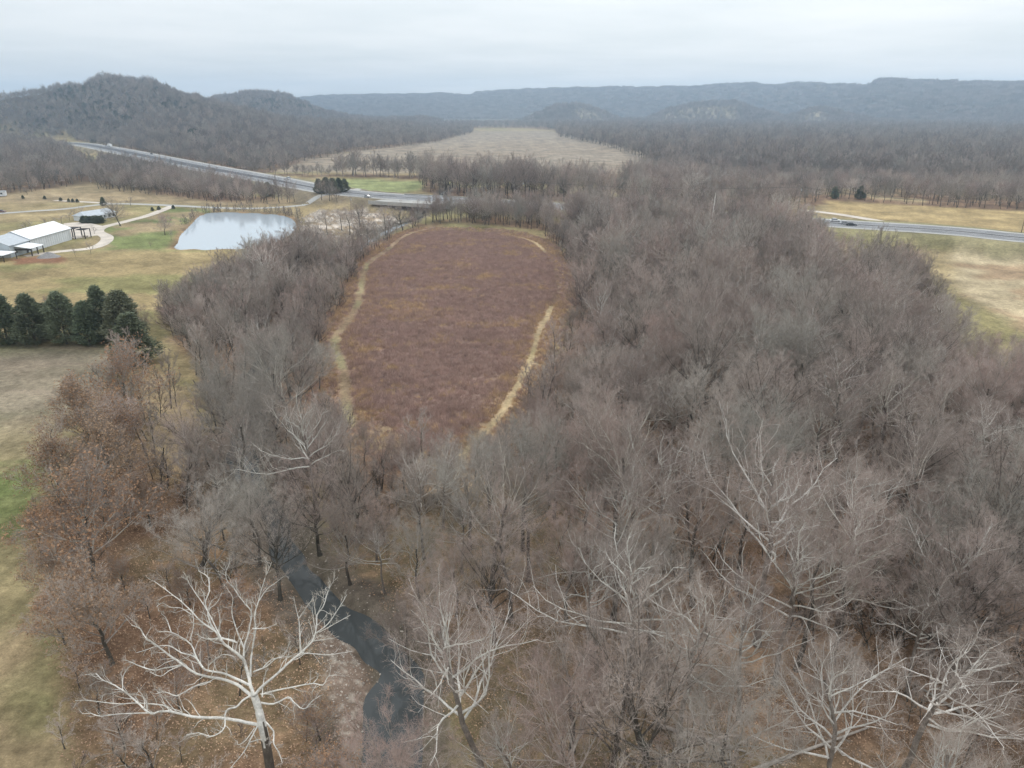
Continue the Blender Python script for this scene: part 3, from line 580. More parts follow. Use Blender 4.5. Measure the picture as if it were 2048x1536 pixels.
def_kind('tallB', tree_geo(12, 22, 'dome', 15, 8, 6, 6, 2, .32, .008, wig=.16, crown0=.6, spread=.32, tf=.76)[:3], (B_, L_, M['twig']))
def_kind('roundA', tree_geo(13, 19, 'dome', 18, 8, 6, 6, 2, .34, .008, crown0=.42, spread=.42)[:3], (B_, B_, M['twig']))
def_kind('roundB', tree_geo(14, 17, 'dome', 17, 8, 6, 7, 2, .24, .008, crown0=.38, spread=.44)[:3], (B_, L_, M['twig_red']))
def_kind('sycA', tree_geo(15, 24, 'spread', 17, 8, 6, 6, 2, .27, .0085, crown0=.5, spread=.36, wig=.2, limb_r=.5)[:3], (M['trunk_mid'], P_, M['twig']))
def_kind('sycB', tree_geo(16, 24, 'spread', 15, 8, 6, 6, 2, .26, .0085, crown0=.55, spread=.36, wig=.22, limb_r=.5)[:3], (M['trunk_mid'], P_, M['twig']))
def_kind('lichA', tree_geo(17, 20, 'dome', 16, 8, 6, 6, 2, .26, .0085, crown0=.45, wig=.17, spread=.4)[:3], (B_, M['twig_grey'], M['twig_grey']))
g0 = tree_geo(18, 13, 'dome', 15, 7, 6, 6, 2, .22, .010, crown0=.35, spread=.5, wig=.16); def_kind('oakA', g0[:3], (B_, L_, M['twig']), leaves_geo(g0[3], 5200, rng, .13, .5))
g0 = tree_geo(19, 12, 'dome', 14, 7, 6, 6, 2, .20, .010, crown0=.35, spread=.48, wig=.16); def_kind('oakB', g0[:3], (B_, L_, M['twig']), leaves_geo(g0[3], 2600, rng, .13, .55))
def_kind('small', tree_geo(20, 8, 'dome', 10, 6, 5, 5, 0, .08, .008, crown0=.3, spread=.42, wig=.16, tf=.75)[:3], (B_, L_, M['twig']))
for nm, sd_ in (('cedarA', 31), ('cedarB', 32), ('cedarC', 33)):
    gc = cedar_geo(sd_, 9, 2.5 + (sd_ - 31) * .25); k = Kind(); k.name = nm; k.parts = [('trunk', make_mesh('trunk', gc[0], M['bark'])), ('branches', make_mesh('branches', gc[1], M['bark'])), ('foliage', make_mesh('foliage', gc[2], M['cedar']))]; KIND[nm] = k

# prototypes for the mass of the woods (one mesh each, kept out of the scene)
def proto(nm, geo, mats):
    V, T, mi, o = [], [], [], 0
    for j, (v, t) in enumerate(geo): V.append(v); T.append(t + o); o += len(v); mi += [j] * len(t)
    return bpy.data.objects.new(nm, mesh_np(nm, np.concatenate(V), np.concatenate(T), mats, mi))
def coll(nm, obs):
    c = bpy.data.collections.new(nm)
    for i, o in enumerate(obs): o.name = '%s_%02d' % (nm, i); c.objects.link(o)
    return c
def mid_tree(seed, H, form, mats, **k): return proto('p', tree_geo(seed, H, form, 14, 7, 6, 6, 0, .25, .017, **k)[:3], mats)
MIDC = coll('mid_tree', [
    mid_tree(51, 20, 'dome', (B_, L_, M['twig']), spread=.38, crown0=.5, tf=.68), mid_tree(52, 19, 'dome', (B_, B_, M['twig']), spread=.44, crown0=.42), mid_tree(53, 20, 'dome', (B_, L_, M['twig_red']), wig=.17, spread=.40, crown0=.5),
    mid_tree(54, 18, 'dome', (B_, M['twig_grey'], M['twig_grey']), spread=.42, crown0=.45), mid_tree(55, 22, 'spread', (B_, P_, M['twig']), wig=.2, crown0=.5, spread=.4), mid_tree(56, 17, 'dome', (B_, B_, M['twig']), spread=.46, crown0=.4)])
def far_geo(seed, H, form, tw=.06, **k):
    a = tree_geo(seed, H, form, 11, 6, 4, 4, 0, .3, tw, **k); return a[:3]
F_ = M['far_twig']
FARC = coll('far_tree', [proto('p', far_geo(61, 19, 'dome', spread=.42, crown0=.45), (B_, F_, F_)), proto('p', far_geo(62, 17, 'dome', spread=.48, crown0=.35), (F_, F_, F_)), proto('p', far_geo(63, 18, 'dome', wig=.2, spread=.45, crown0=.45), (B_, F_, M['twig'])), proto('p', far_geo(64, 16, 'dome', spread=.5, crown0=.35), (F_, F_, F_)),
    proto('p', (lambda a: (a[0], a[1], a[2]))(cedar_geo(65, 9, 5.2, 120, 18, .9)), (F_, F_, M['far_green']))])
def clump(seed, green=False):
    g = np.random.default_rng(seed); parts = []
    for q in range(9):
        a = tree_geo(seed * 10 + q, 13 + 5 * g.random(), 'dome', 9, 4, 3, 3, 0, .4, .2, spread=.5, crown0=.3); ox = np.array([(q % 3 - 1) * 9 + g.normal() * 2, (q // 3 - 1) * 9 + g.normal() * 2, -1])
        parts += [(v + ox, t) for v, t in a[:3]]
    return cat(parts)
VFAR = coll('far_clump', [proto('p', (clump(s),), (F_,)) for s in (71, 72, 73)])
SHR = coll('undergrowth_plant', [proto('p', tree_geo(81 + i, 3.2, 'round', 9, 5, 3, 2, 0, .03, .012, crown0=.05, spread=.5)[:3], (B_, B_, M[m_])) for i, m_ in enumerate(('twig', 'twig_red', 'twig_grey'))] + [proto('p', tree_geo(85 + i, 7.5, 'dome', 11, 6, 4, 4, 0, .06, .010, crown0=.35, spread=.32, tf=.8)[:3], (B_, L_, M[m_])) for i, m_ in enumerate(('twig', 'twig_red'))])

def scatter(name, pts, col_, idx, scl, rot, kind='stuff', label=None, cat=None, tilt=0.0, seed=0):
    """one object: plants of a collection set out on given points"""
    g = np.random.default_rng(seed); me = bpy.data.meshes.new(name); me.vertices.add(len(pts)); me.vertices.foreach_set('co', np.asarray(pts, np.float32).ravel())
    def at(n_, t_, v_): a = me.attributes.new(n_, t_, 'POINT'); a.data.foreach_set('value' if t_ != 'FLOAT_VECTOR' else 'vector', v_)
    at('pick', 'INT', np.asarray(idx, np.int32)); sc_ = np.asarray(scl, np.float32); sv = np.stack([sc_ * g.uniform(.85, 1.15, len(sc_)), sc_ * g.uniform(.85, 1.15, len(sc_)), sc_], -1).astype(np.float32); at('size', 'FLOAT_VECTOR', sv.ravel())
    rv = np.stack([g.normal(size=len(pts)) * tilt, g.normal(size=len(pts)) * tilt, rot], -1).astype(np.float32); at('turn', 'FLOAT_VECTOR', rv.ravel())
    o = link(name, me); ng = bpy.data.node_groups.new(name, 'GeometryNodeTree'); ng.interface.new_socket('Geometry', in_out='INPUT', socket_type='NodeSocketGeometry'); ng.interface.new_socket('Geometry', in_out='OUTPUT', socket_type='NodeSocketGeometry')
    gi, go = N(ng, 'NodeGroupInput'), N(ng, 'NodeGroupOutput'); ci = N(ng, 'GeometryNodeCollectionInfo'); ci.inputs['Collection'].default_value = col_; ci.inputs['Separate Children'].default_value = True; ci.inputs['Reset Children'].default_value = True
    ip = N(ng, 'GeometryNodeInstanceOnPoints'); ip.inputs['Pick Instance'].default_value = True
    def na(n_, t_): a = N(ng, 'GeometryNodeInputNamedAttribute'); a.data_type = t_; a.inputs['Name'].default_value = n_; return a.outputs['Attribute']
    e2 = N(ng, 'FunctionNodeEulerToRotation'); ng.links.new(na('turn', 'FLOAT_VECTOR'), e2.inputs[0])
    ng.links.new(gi.outputs[0], ip.inputs['Points']); ng.links.new(ci.outputs[0], ip.inputs['Instance']); ng.links.new(na('pick', 'INT'), ip.inputs['Instance Index']); ng.links.new(e2.outputs[0], ip.inputs['Rotation']); ng.links.new(na('size', 'FLOAT_VECTOR'), ip.inputs['Scale'])
    ng.links.new(ip.outputs[0], go.inputs[0]); md = o.modifiers.new('plants', 'NODES'); md.node_group = ng
    tag(o, label, cat, None, kind); return o

def jitter_grid(poly, step, seed, jit=.42):
    P = np.asarray(poly); x0, y0 = P.min(0); x1, y1 = P.max(0); g = np.random.default_rng(seed)
    gx, gy = np.meshgrid(np.arange(x0, x1, step), np.arange(y0, y1, step)); gx = gx + (np.arange(len(gx)) % 2)[:, None] * step / 2; x = (gx + g.uniform(-jit, jit, gx.shape) * step).ravel(); y = (gy + g.uniform(-jit, jit, gy.shape) * step).ravel()
    k = inpoly(x, y, P); return x[k], y[k]
def in_view(x, y, m=5): return (np.abs(np.degrees(np.arctan2(x, np.maximum(y, 1e-3)))) < 39 + m) & (y > 5)
def clear_of(x, y, far_only=False):
    k = (dline(x, y, HWY)[0] > 21) & ~inpoly(x, y, RSTRIP) & ~inpoly(x, y, RSTRIP2) & ~inpoly(x, y, RFIELD)
    n = np.hypot(x, y) < 650
    if n.any():
        q = np.zeros(n.sum(), bool); xs, ys = x[n], y[n]
        for L, d in ((CREEK, np.where(np.hypot(xs, ys) < 64, 3.0, 1.0)), (FRONT, 7), (DRIVE, 6), (TRACK_L, 3.0), (TRACK_R, 2.5)): q |= dline(xs, ys, L)[0] < d
        q |= sd(xs, ys, POND) > -3; q |= sd(xs, ys, BRUSH) > -1.5
        k[n] &= ~q
    return k

# ------------------------------------------------------------------ the great white tree at the lower left: limbs followed one by one
def zp(X_, Y_): return X_ / 2.926, 1011 + Y_ / 2.926
def hero():
    g = np.random.default_rng(5); bx, by = G(546, 1618, 0)
    e = bpy.data.objects.new('sycamore_tree', None); C.objects.link(e); e.location = (bx, by, hz_at(bx, by)); tag(e, 'great white-barked bare tree with wide snaking limbs above the brown bank, lower left', 'tree')
    def P3(X_, Y_, z): x, y = G(*zp(X_, Y_), z); return np.array([x - bx, y - by, z])
    tr = [np.array([0, 0, -.5]), P3(1590, 1620, 3.5) * [1, 1, 1], P3(1565, 1440, 7.2), P3(1535, 1290, 9.8), P3(1510, 1180, 11.2), P3(1487, 1110, 12.2)]
    tr = np.array(smooth_line(tr, 4)); r = np.interp(np.linspace(0, 1, len(tr)), [0, .15, 1], [.55, .38, .27])
    v, t = tubes(tr[None], r[None], 14); m = mesh_np('trunk', v, t, [M['bark'], M['white']], [0 if v[q[0]][2] < 9.0 + 1.2 * math.sin(v[q[0]][0] * 9 + v[q[0]][1] * 7) else 1 for q in t], smooth=True); link('trunk', m, e)
    LI = [ # start height, end height, thickness, points
     (12.0, 20.5, .27, [(1487,1110),(1465,1050),(1440,940),(1420,895),(1370,850),(1320,815),(1290,780),(1262,740),(1232,690),(1215,620),(1202,560),(1226,500),(1215,420),(1160,380)]),
     (14.5, 21.5, .13, [(1425,880),(1430,820),(1450,760),(1462,700),(1470,620),(1435,575),(1400,530),(1365,480),(1330,440),(1322,390),(1345,330)]),
     (13.2, 22.5, .15, [(1466,1000),(1468,900),(1482,800),(1497,720),(1490,640),(1512,560),(1530,490),(1560,400),(1590,330)]),
     (19.2, 21.5, .06, [(1512,560),(1560,490),(1620,445),(1665,410)]),
     (12.0, 20.0, .22, [(1490,1110),(1535,1055),(1605,1000),(1685,925),(1760,860),(1825,795),(1850,725),(1855,640),(1890,590),(1920,500),(1932,455)]),
     (15.6, 19.8, .09, [(1762,858),(1755,780),(1750,680),(1730,590),(1718,530)]), (17.2, 19.5, .05, [(1750,655),(1790,600),(1836,535)]),
     (17.0, 20.5, .09, [(1852,745),(1920,690),(1982,600),(2030,520)]), (17.2, 19.0, .06, [(1870,740),(1960,690),(2050,640)]), (15.6, 17.0, .06, [(1762,862),(1860,868),(1930,872),(2060,852)]),
     (11.9, 18.5, .24, [(1470,1110),(1410,1062),(1330,1022),(1230,1003),(1150,982),(1060,925),(985,870),(920,820),(855,775),(820,720),(770,700)]),
     (12.6, 18.5, .19, [(1470,1055),(1380,1012),(1300,978),(1200,958),(1150,890),(1120,812),(1060,770),(1000,740),(930,735)]), (17.2, 18.6, .05, [(1002,740),(972,660),(942,630)]),
     (15.3, 17.2, .10, [(1190,950),(1140,885),(1060,860),(990,820),(910,825),(860,842),(800,860)]),
     (14.6, 16.6, .11, [(1062,932),(960,950),(905,962),(820,940),(760,912),(718,902)]), (15.0, 16.0, .06, [(1060,935),(990,965),(940,998),(880,975)]),
     (9.9, 14.2, .24, [(1512,1282),(1400,1260),(1300,1242),(1200,1240),(1100,1230),(1030,1210),(950,1202),(882,1215),(822,1170),(780,1130),(720,1082),(650,1040),(602,1020),(560,980)]),
     (11.2, 13.0, .10, [(1010,1205),(960,1170),(880,1160),(780,1155),(700,1160),(600,1150),(520,1140),(440,1140)]),
     (11.8, 12.8, .08, [(890,1212),(780,1215),(680,1220),(590,1232),(530,1215),(480,1218)]), (13.0, 14.6, .06, [(716,1082),(720,1000),(750,950),(782,930)]), (12.0, 13.4, .05, [(860,1195),(850,1130),(800,1105),(740,1100)]),
     (12.0, 11.0, .15, [(1472,1108),(1420,1140),(1380,1180),(1322,1200),(1315,1290),(1282,1330),(1230,1350),(1160,1330),(1090,1342)]),
     (9.9, 8.6, .12, [(1510,1285),(1480,1340),(1450,1400),(1420,1450),(1345,1540)]), (9.7, 8.9, .07, [(1490,1300),(1440,1370),(1395,1400),(1390,1380)]), (9.3, 9.2, .06, [(1460,1385),(1510,1370),(1570,1366)]),
     (9.9, 8.2, .13, [(1548,1260),(1600,1320),(1602,1390),(1630,1440),(1652,1505)]),
     (11.3, 13.2, .13, [(1510,1150),(1600,1160),(1685,1120),(1720,1150),(1775,1190),(1820,1150),(1872,1112)]), (12.0, 13.4, .07, [(1525,1100),(1590,1105),(1610,1130)]),
     (12.0, 14.6, .12, [(1530,1105),(1620,1080),(1720,1060),(1832,1040),(1890,1050),(1920,1000),(1972,990)]), (14.0, 14.6, .04, [(1832,1040),(1862,1000),(1850,975)]),
     (16.0, 20.5, .13, [(1375,792),(1290,770),(1262,735),(1180,680),(1122,620),(1060,560),(982,500),(900,440)]), (16.2, 18.0, .08, [(1385,800),(1290,775),(1230,782),(1180,770),(1150,750)]),
     (16.8, 20.8, .09, [(1300,790),(1252,690),(1205,600),(1150,520),(1110,460),(1090,420)]), (14.8, 19.8, .10, [(1425,830),(1382,720),(1356,620),(1362,540),(1325,480)]),
     (13.4, 13.2, .10, [(1235,1028),(1150,1052),(1080,1090),(1030,1112),(982,1095),(950,1090),(910,1102)]), (13.6, 16.4, .10, [(1482,972),(1560,940),(1622,890),(1690,882),(1735,865)]),
     (14.2, 16.5, .07, [(1220,935),(1260,900),(1310,870),(1380,885)]), (16.6, 17.8, .05, [(1110,790),(1130,720),(1132,660),(1120,600)]), (14.6, 17.0, .07, [(1540,945),(1590,900),(1650,885),(1680,840),(1700,790)]),
     (17.0, 18.5, .06, [(1480,720),(1560,715),(1620,690)]), (12.2, 14.5, .08, [(1535,1120),(1540,1040),(1555,980),(1570,950)]), (17.0,19.5,.05,[(1125,640),(1060,600),(1000,595),(950,570),(915,590)])]
    for z0, z1, r0, pts in LI:
        r0 *= .5; n = len(pts); P = np.array([P3(a, b, z0 + (z1 - z0) * i / (n - 1)) for i, (a, b) in enumerate(pts)])
        P = np.array(smooth_line(P, 3)); P[1:-1] += g.normal(size=P[1:-1].shape) * r0 * .12
        k = len(P); rr_ = (r0 * (1 - .86 * np.linspace(0, 1, k) ** .8) + .012)
        v, t = tubes(P[None], rr_[None], 8); lo = link('limb', mesh_np('limb', v, t, [M['white']], smooth=True), e)
        P2, R2 = grow(P[None], rr_[None], max(6, int(k * .62)), .2, 1, (28, 60), .19, 6, g, up=.12, wob=.22, rf=.5); R2 = np.clip(R2, .010, .03)
        P3_, R3 = grow(P2, R2, 4, .3, 1, (25, 60), .55, 4, g, up=.1, wob=.25, rf=.6); R3 = np.clip(R3, .009, .02)
        P4, _ = grow(P3_, R3, 4, .2, 1, (20, 60), .6, 2, g, up=.1)
        v, t = tubes(P2, R2, 4); o = link('branches', mesh_np('branches', v, t, [M['white']]), lo); o['kind'] = 'stuff'
        tw = cat([tubes(P3_, R3, 3), spikes(P4[:, 0], P4[:, 1] - P4[:, 0], np.linalg.norm(P4[:, 1] - P4[:, 0], axis=1) + .15, np.full(len(P4), .007), g)])
        o = link('twigs', mesh_np('twigs', tw[0], tw[1], [M['limb']]), lo); o['kind'] = 'stuff'
hero()

# ------------------------------------------------------------------ trees that can be told apart
taken = [G(546, 1618, 0)]
def put(kind, name, px, py, H, label, base, cat='tree', group=None, rz=None, lean=(0, 0), wide=1.0):
    x, y = G(px, py, 0); taken.append((x, y)); s = H / base
    return new_tree(kind, name, x, y, s * wide, rng.uniform(0, 6.28) if rz is None else rz, label, cat, group, 1 / wide, lean)
BASEH = dict(tallA=22, tallB=22, roundA=19, roundB=17, sycA=24, sycB=24, lichA=20, oakA=13, oakB=12, small=8, cedarA=9, cedarB=9, cedarC=9)
for k_, nm, px, py, H, lb, rz, lean, wd_ in [
 ('sycA', 'sycamore_tree', 975, 1580, 25, 'pale-limbed bare tree with a leaning trunk, just right of the lower creek', .4, (0, -.16), 1.05),
 ('sycB', 'sycamore_tree', 1262, 1420, 24, 'pale crooked-limbed bare tree over the olive clearing, middle of the bottom woods', 2.2, (0, .02), 1.1),
 ('sycA', 'sycamore_tree', 1360, 1500, 23, 'bare tree with whitish upper branches beside the crooked-limbed one', 3.9, (.05, .05), 1.0),
 ('sycB', 'sycamore_tree', 1515, 1290, 30, 'tallest straight-trunked tree of the right woods, with a few white limbs', 1.0, (-.05, .05), 1.0),
 ('sycA', 'sycamore_tree', 1800, 1560, 20, 'spreading tree with broken bone-white limbs at the lower right', 5.2, (0, .15), 1.25),
 ('lichA', 'bare_tree', 1450, 1640, 19, 'pale grey fan-shaped crown rising at the bottom edge, lower right of centre', .8, (0, 0), 1.1),
 ('lichA', 'bare_tree', 1985, 1120, 22, 'grey-green lichened tree near the right edge', 2.5, (0, 0), 1.1),
 ('roundB', 'bare_tree', 790, 1700, 14, 'pinkish round crown at the bottom edge beside the creek', 1.9, (0, 0), 1.0),
 ('sycB', 'sycamore_tree', 1195, 700, 20, 'whitish dead-topped tree at the right edge of the brush field', 4.0, (0, -.05), .85),
 ('lichA', 'bare_tree', 500, 1010, 22, 'grey lichened tree with upright limbs beside the left creek bend', 5.0, (0, 0), 1.0),
 ('lichA', 'bare_tree', 580, 870, 22, 'tall pale grey tree between the creek and the brush field', 1.2, (0, 0), 1.05),
 ('lichA', 'bare_tree', 455, 1200, 15, 'grey feathery tree behind the great white tree', 0.3, (0, 0), 1.15),
 ('roundA', 'bare_tree', 405, 1130, 13, 'dark leaning tree with a twisted trunk above the brown bank', 3.0, (0, -.5), 1.1),
 ('roundA', 'bare_tree', 395, 930, 12, 'dark open-branched tree leaning out over the tan grass', 1.0, (0, -.45), 1.0),
 ('sycB', 'sycamore_tree', 640, 1040, 23, 'bare tree with pale forked limbs on the creek bank below the brush field', 2.8, (0, .03), .9),
 ('sycA', 'sycamore_tree', 1700, 1180, 22, 'tree with one long pale horizontal limb in the right woods', 0.5, (0, -.04), 1.0),
 ('roundA', 'bare_tree', 560, 1200, 13, 'dark-stemmed tree overhanging the creek bend just above the great white tree', 2.0, (0, .1), 1.0),
 ('roundB', 'bare_tree', 700, 1170, 13, 'brown tree on the right bank of the creek pool', 0.6, (0, -.08), 1.0),
 ('lichA', 'bare_tree', 520, 1130, 15, 'grey tree leaning over the creek behind the great white tree', 1.6, (0, .15), 1.0),
 ('roundA', 'bare_tree', 640, 1110, 14, 'bushy dark-trunked tree on the creek bank above the pool', 5.6, (0, -.12), 1.0),
 ('roundB', 'bare_tree', 820, 1330, 10, 'small reddish tree on the right bank opposite the gravel bar', 4.6, (0, -.1), 1.0),
]: put(k_, nm, px, py, H, lb, BASEH[k_], rz=rz, lean=lean, wide=wd_)
for i, (px, py, H) in enumerate([(700, 472, 13), (735, 480, 12), (772, 470, 14), (806, 461, 13), (684, 462, 11), (830, 452, 12), (852, 450, 11), (720, 455, 12), (655, 470, 12)]):
    put('roundA' if i % 2 else 'tallB', 'bare_tree', px, py, H, 'dark broad bare tree in the clump between the pond and the highway bridge', BASEH['roundA' if i % 2 else 'tallB'], group='clump by the bridge', wide=1.25)
for i, px in enumerate((40, 95, 118, 160, 205, 262, 290, 60, 225)):
    put('roundB', 'bare_tree', px, 676 - (i % 3) * 5, 8 + i % 3, 'small reddish bare tree growing between the cedars of the row', 17, group='bare trees between the cedars', wide=1.1)
for k_, px, py, H, lb in [
 ('oakB', 255, 850, 11.5, 'open oak with russet leaves beside the tan grass gap, topmost of the oaks'), ('oakA', 190, 900, 10, 'rounded purple-grey and russet oak at the meadow edge'),
 ('oakB', 262, 935, 10, 'russet oak on the inner side of the oak row'), ('oakA', 120, 1010, 8, 'low russet oak reaching over the green meadow'),
 ('oakA', 215, 1010, 10, 'dense brown-leaved oak in the middle of the oak row'), ('oakB', 190, 1160, 12, 'largest oak of the row, grey-brown with a wide crown'),
 ('oakA', 85, 1110, 5.5, 'small rusty oak at the outer edge of the meadow'), ('oakB', 108, 1200, 6, 'low brown-leaved oak by the green meadow edge'),
 ('oakB', 225, 1330, 9, 'grey thin-crowned oak left of the great white tree'), ('oakA', 130, 1290, 5, 'small leafy oak on the bank beside the straw-coloured meadow'),
 ('oakA', 300, 1050, 6, 'small russet oak on the brown bank below the dark leaning tree')]:
    put(k_, 'oak_tree', px, py, H * 1.32, lb, BASEH[k_], group='oaks along the left meadow', wide=1.1)
for i, (px, py, H, w_, lb) in enumerate([(18, 690, 12.5, 1.15, 'dark cedar at the left edge of the cedar row'), (72, 690, 12.5, 1.15, 'second dark cedar from the left edge in the row'), (134, 688, 13.2, 1.0, 'pointed cedar in the middle of the cedar row'),
    (180, 690, 11, 1.1, 'lower cedar right of the pointed one in the row'), (212, 684, 14, .95, 'tallest cedar of the row, with a thin top'), (252, 688, 13.6, 1.15, 'broad cedar at the right end of the row'),
    (273, 728, 12.0, 1.45, 'big round dark cedar standing forward of the row'), (-40, 692, 12, 1.2, 'cedar at the frame edge, left of the row'), (100, 676, 9, 1.1, 'short cedar half hidden behind the row'), (232, 672, 9, 1.1, 'short cedar behind the right end of the row')]):
    put(['cedarA', 'cedarB', 'cedarC'][i % 3], 'cedar_tree', px, py, H, lb, 9, group='cedars between the two left meadows', wide=w_)
for i, (px, py, H, lb) in enumerate([(640, 402, 9, 'left cedar of the dark clump by the road bend'), (655, 403, 10, 'second cedar of the dark clump by the road bend'), (668, 402, 9.5, 'third cedar of the dark clump by the road bend'), (680, 400, 9, 'fourth cedar of the dark clump by the road bend'), (691, 398, 8, 'cedar nearest the road bend in the dark clump'),
    (537, 395, 9, 'pointed cedar among bare trees beyond the pond'), (1668, 398, 7.5, 'dark cedar at the left of the far tan field'), (1720, 399, 8, 'dark cedar behind the left end of the tan field'), (1128, 388, 10, 'dark cedar in the woods beyond the highway')]):
    put(['cedarA', 'cedarB', 'cedarC'][i % 3], 'cedar_tree', px, py, H, lb, 9, group='distant cedars', wide=1.3)
for k_, px, py, H, lb, wd_ in [('roundA', 241, 452, 13, 'bare shade tree beside the white house', 1.35), ('roundB', 330, 470, 9.5, 'bare spreading tree on the lawn left of the pond', 1.4), ('small', 182, 508, 5, 'small bare tree beside the driveway bend', 1.2), ('small', 151, 514, 4, 'thin sapling below the driveway', 1.0),
    ('small', 189, 468, 4, 'small bare tree in the planting bed by the barn', 1.3), ('small', 262, 412, 6, 'small bare tree behind the shade tree', 1.4), ('roundA', 55, 388, 5, 'squat bare shrub-like tree on the far tan field', 1.6),
    ('small', 343, 480, 5, 'thin dark sapling at the near left corner of the pond', .8), ('small', 302, 494, 2.5, 'tiny bush on the hay field edge', 1.3)]:
    put(k_, 'bare_tree', px, py, H, lb, BASEH[k_], wide=wd_)
for px, py, H in [(52, 458, 4), (62, 457, 5), (92, 452, 4.5), (110, 449, 3.5), (124, 447, 4.6), (48, 462, 4), (152, 440, 6), (165, 436, 6), (140, 442, 5)]:
    put('small', 'bare_tree', px, py, H, 'small reddish bare tree in the ragged row behind the barn', 8, group='row behind the barn', wide=1.5)
for i, (px, py, H) in enumerate([(250, 1180, 5), (300, 1240, 4.5), (340, 1180, 5), (200, 1430, 5), (250, 1500, 6), (310, 1560, 7), (380, 1210, 5), (420, 1320, 5), (160, 1380, 4), (640, 1480, 5), (360, 1420, 5), (130, 1500, 4), (470, 1250, 6), (600, 1330, 5), (410, 1640, 6), (660, 1620, 7)]):
    put('small' if i % 3 else 'oakB', 'bare_tree', px, py, H, 'scrubby tree on the bank by the great white tree, ' + ('upper part' if py < 1260 else 'left side' if px < 260 else 'creek side' if px > 560 else 'near its trunk'), BASEH['small' if i % 3 else 'oakB'], group='scrub on the brown bank', wide=1.2)
# a snag
x, y = G(1427, 380, 25.5); e = bpy.data.objects.new('dead_tree', None); C.objects.link(e); e.location = (x, y, 0); tag(e, 'bleached dead snag, a bare pole above the canopy of the right woods', 'tree')
b_ = MB(); b_.cyl((0, 0, -.3), (.4, 0, 12), .32, .2, 9); b_.cyl((.4, 0, 12), (1.0, 0, 24.5), .2, .05, 7); b_.build('trunk', M['pale'], e, smooth=True)
b_ = MB(); b_.cyl((.4, 0, 13), (-1.2, .6, 16), .09, .03, 5); b_.build('branch', M['pale'], e); b_ = MB(); b_.cyl((.6, 0, 17), (1.9, -.4, 19), .07, .02, 5); b_.build('branch', M['pale'], e)

# ------------------------------------------------------------------ the woods
def gather(poly, step, seed): x, y = jitter_grid(poly, step, seed); k = clear_of(x, y); return np.c_[x[k], y[k]]
near = []
for nm, step, sd_ in (('F1', 6.3, 1), ('F2', 6.2, 2), ('F3', 4.4, 3)):
    p = gather(WOODS[nm], step, sd_)
    near.append(np.c_[p, np.full(len(p), {'F1': 1, 'F2': 2, 'F3': 3}[nm])])
near = np.vstack(near); near = near[near[:, 1] > 26]
dT = np.min(np.hypot(near[:, 0][:, None] - np.array(taken)[:, 0], near[:, 1][:, None] - np.array(taken)[:, 1]), 1); near = near[dT > 3.6]
lowc = inpoly(near[:, 0], near[:, 1], OLIVEFL); near = near[~(lowc & (rng.random(len(near)) < .2))]
near = near[~((near[:, 2] == 1) & (near[:, 0] > 14) & (rng.random(len(near)) < .5 * (1 - sstep(85, 130, np.hypot(near[:, 0], near[:, 1])))))]
near = near[in_view(near[:, 0], near[:, 1], 12)]
dd = np.hypot(near[:, 0], near[:, 1]); near = near[np.argsort(dd)]; dd = np.sort(dd)
typ = fbm(near[:, 0] / 30, near[:, 1] / 30, 91); rnd = rng.random(len(near))
# height: low along the field edges, tall inside
edge = np.minimum.reduce([np.abs(sd(near[:, 0], near[:, 1], F1)), np.full(len(near), 30.)]); edge2 = np.abs(sd(near[:, 0], near[:, 1], F2))
inF = near[:, 2]; dE = np.where(inF == 1, edge, np.where(inF == 2, edge2, 0))
Hn = np.where(inF == 1, 12 + 7 * sstep(0, 18, dE), np.where(inF == 2, 9 + 6.5 * sstep(0, 16, dE), 12.5)) * (0.78 + .42 * rng.random(len(near)))
dBr = -sd(near[:, 0], near[:, 1], BRUSH); fr_ = (near[:, 1] < 190) & (near[:, 0] < 32) & (near[:, 0] > -40)
Hn = np.where(fr_, np.minimum(Hn, 3.5 + np.maximum(dBr - 3, 0) * .62), Hn); okn = ~(fr_ & (dBr < 4.5)) & ~((inF == 1) & (dBr < 6) & (near[:, 1] < 260) & (near[:, 0] > 0)) & ~((inF == 1) & (np.hypot(near[:, 0], near[:, 1]) > 125) & (rng.random(len(near)) < .2))
near, Hn, typ, rnd = near[okn], Hn[okn], typ[okn], rnd[okn]
def pxpy(x, y, z): dep = y * CP - (z - CAM_H) * SP; return 1024 + FPX * x / dep, 768 - FPX * (y * SP + (z - CAM_H) * CP) / dep
REG = {1: ('bare brown-twigged tree in the dense woods right of the brush field', 'trees of the right woods'), 2: ('bare grey tree in the creekside woods left of the brush field', 'trees of the creekside woods'), 3: ('thin bare tree in the row at the far end of the brush field', 'row of trees beyond the brush field')}
n_ind = 0; rest = []
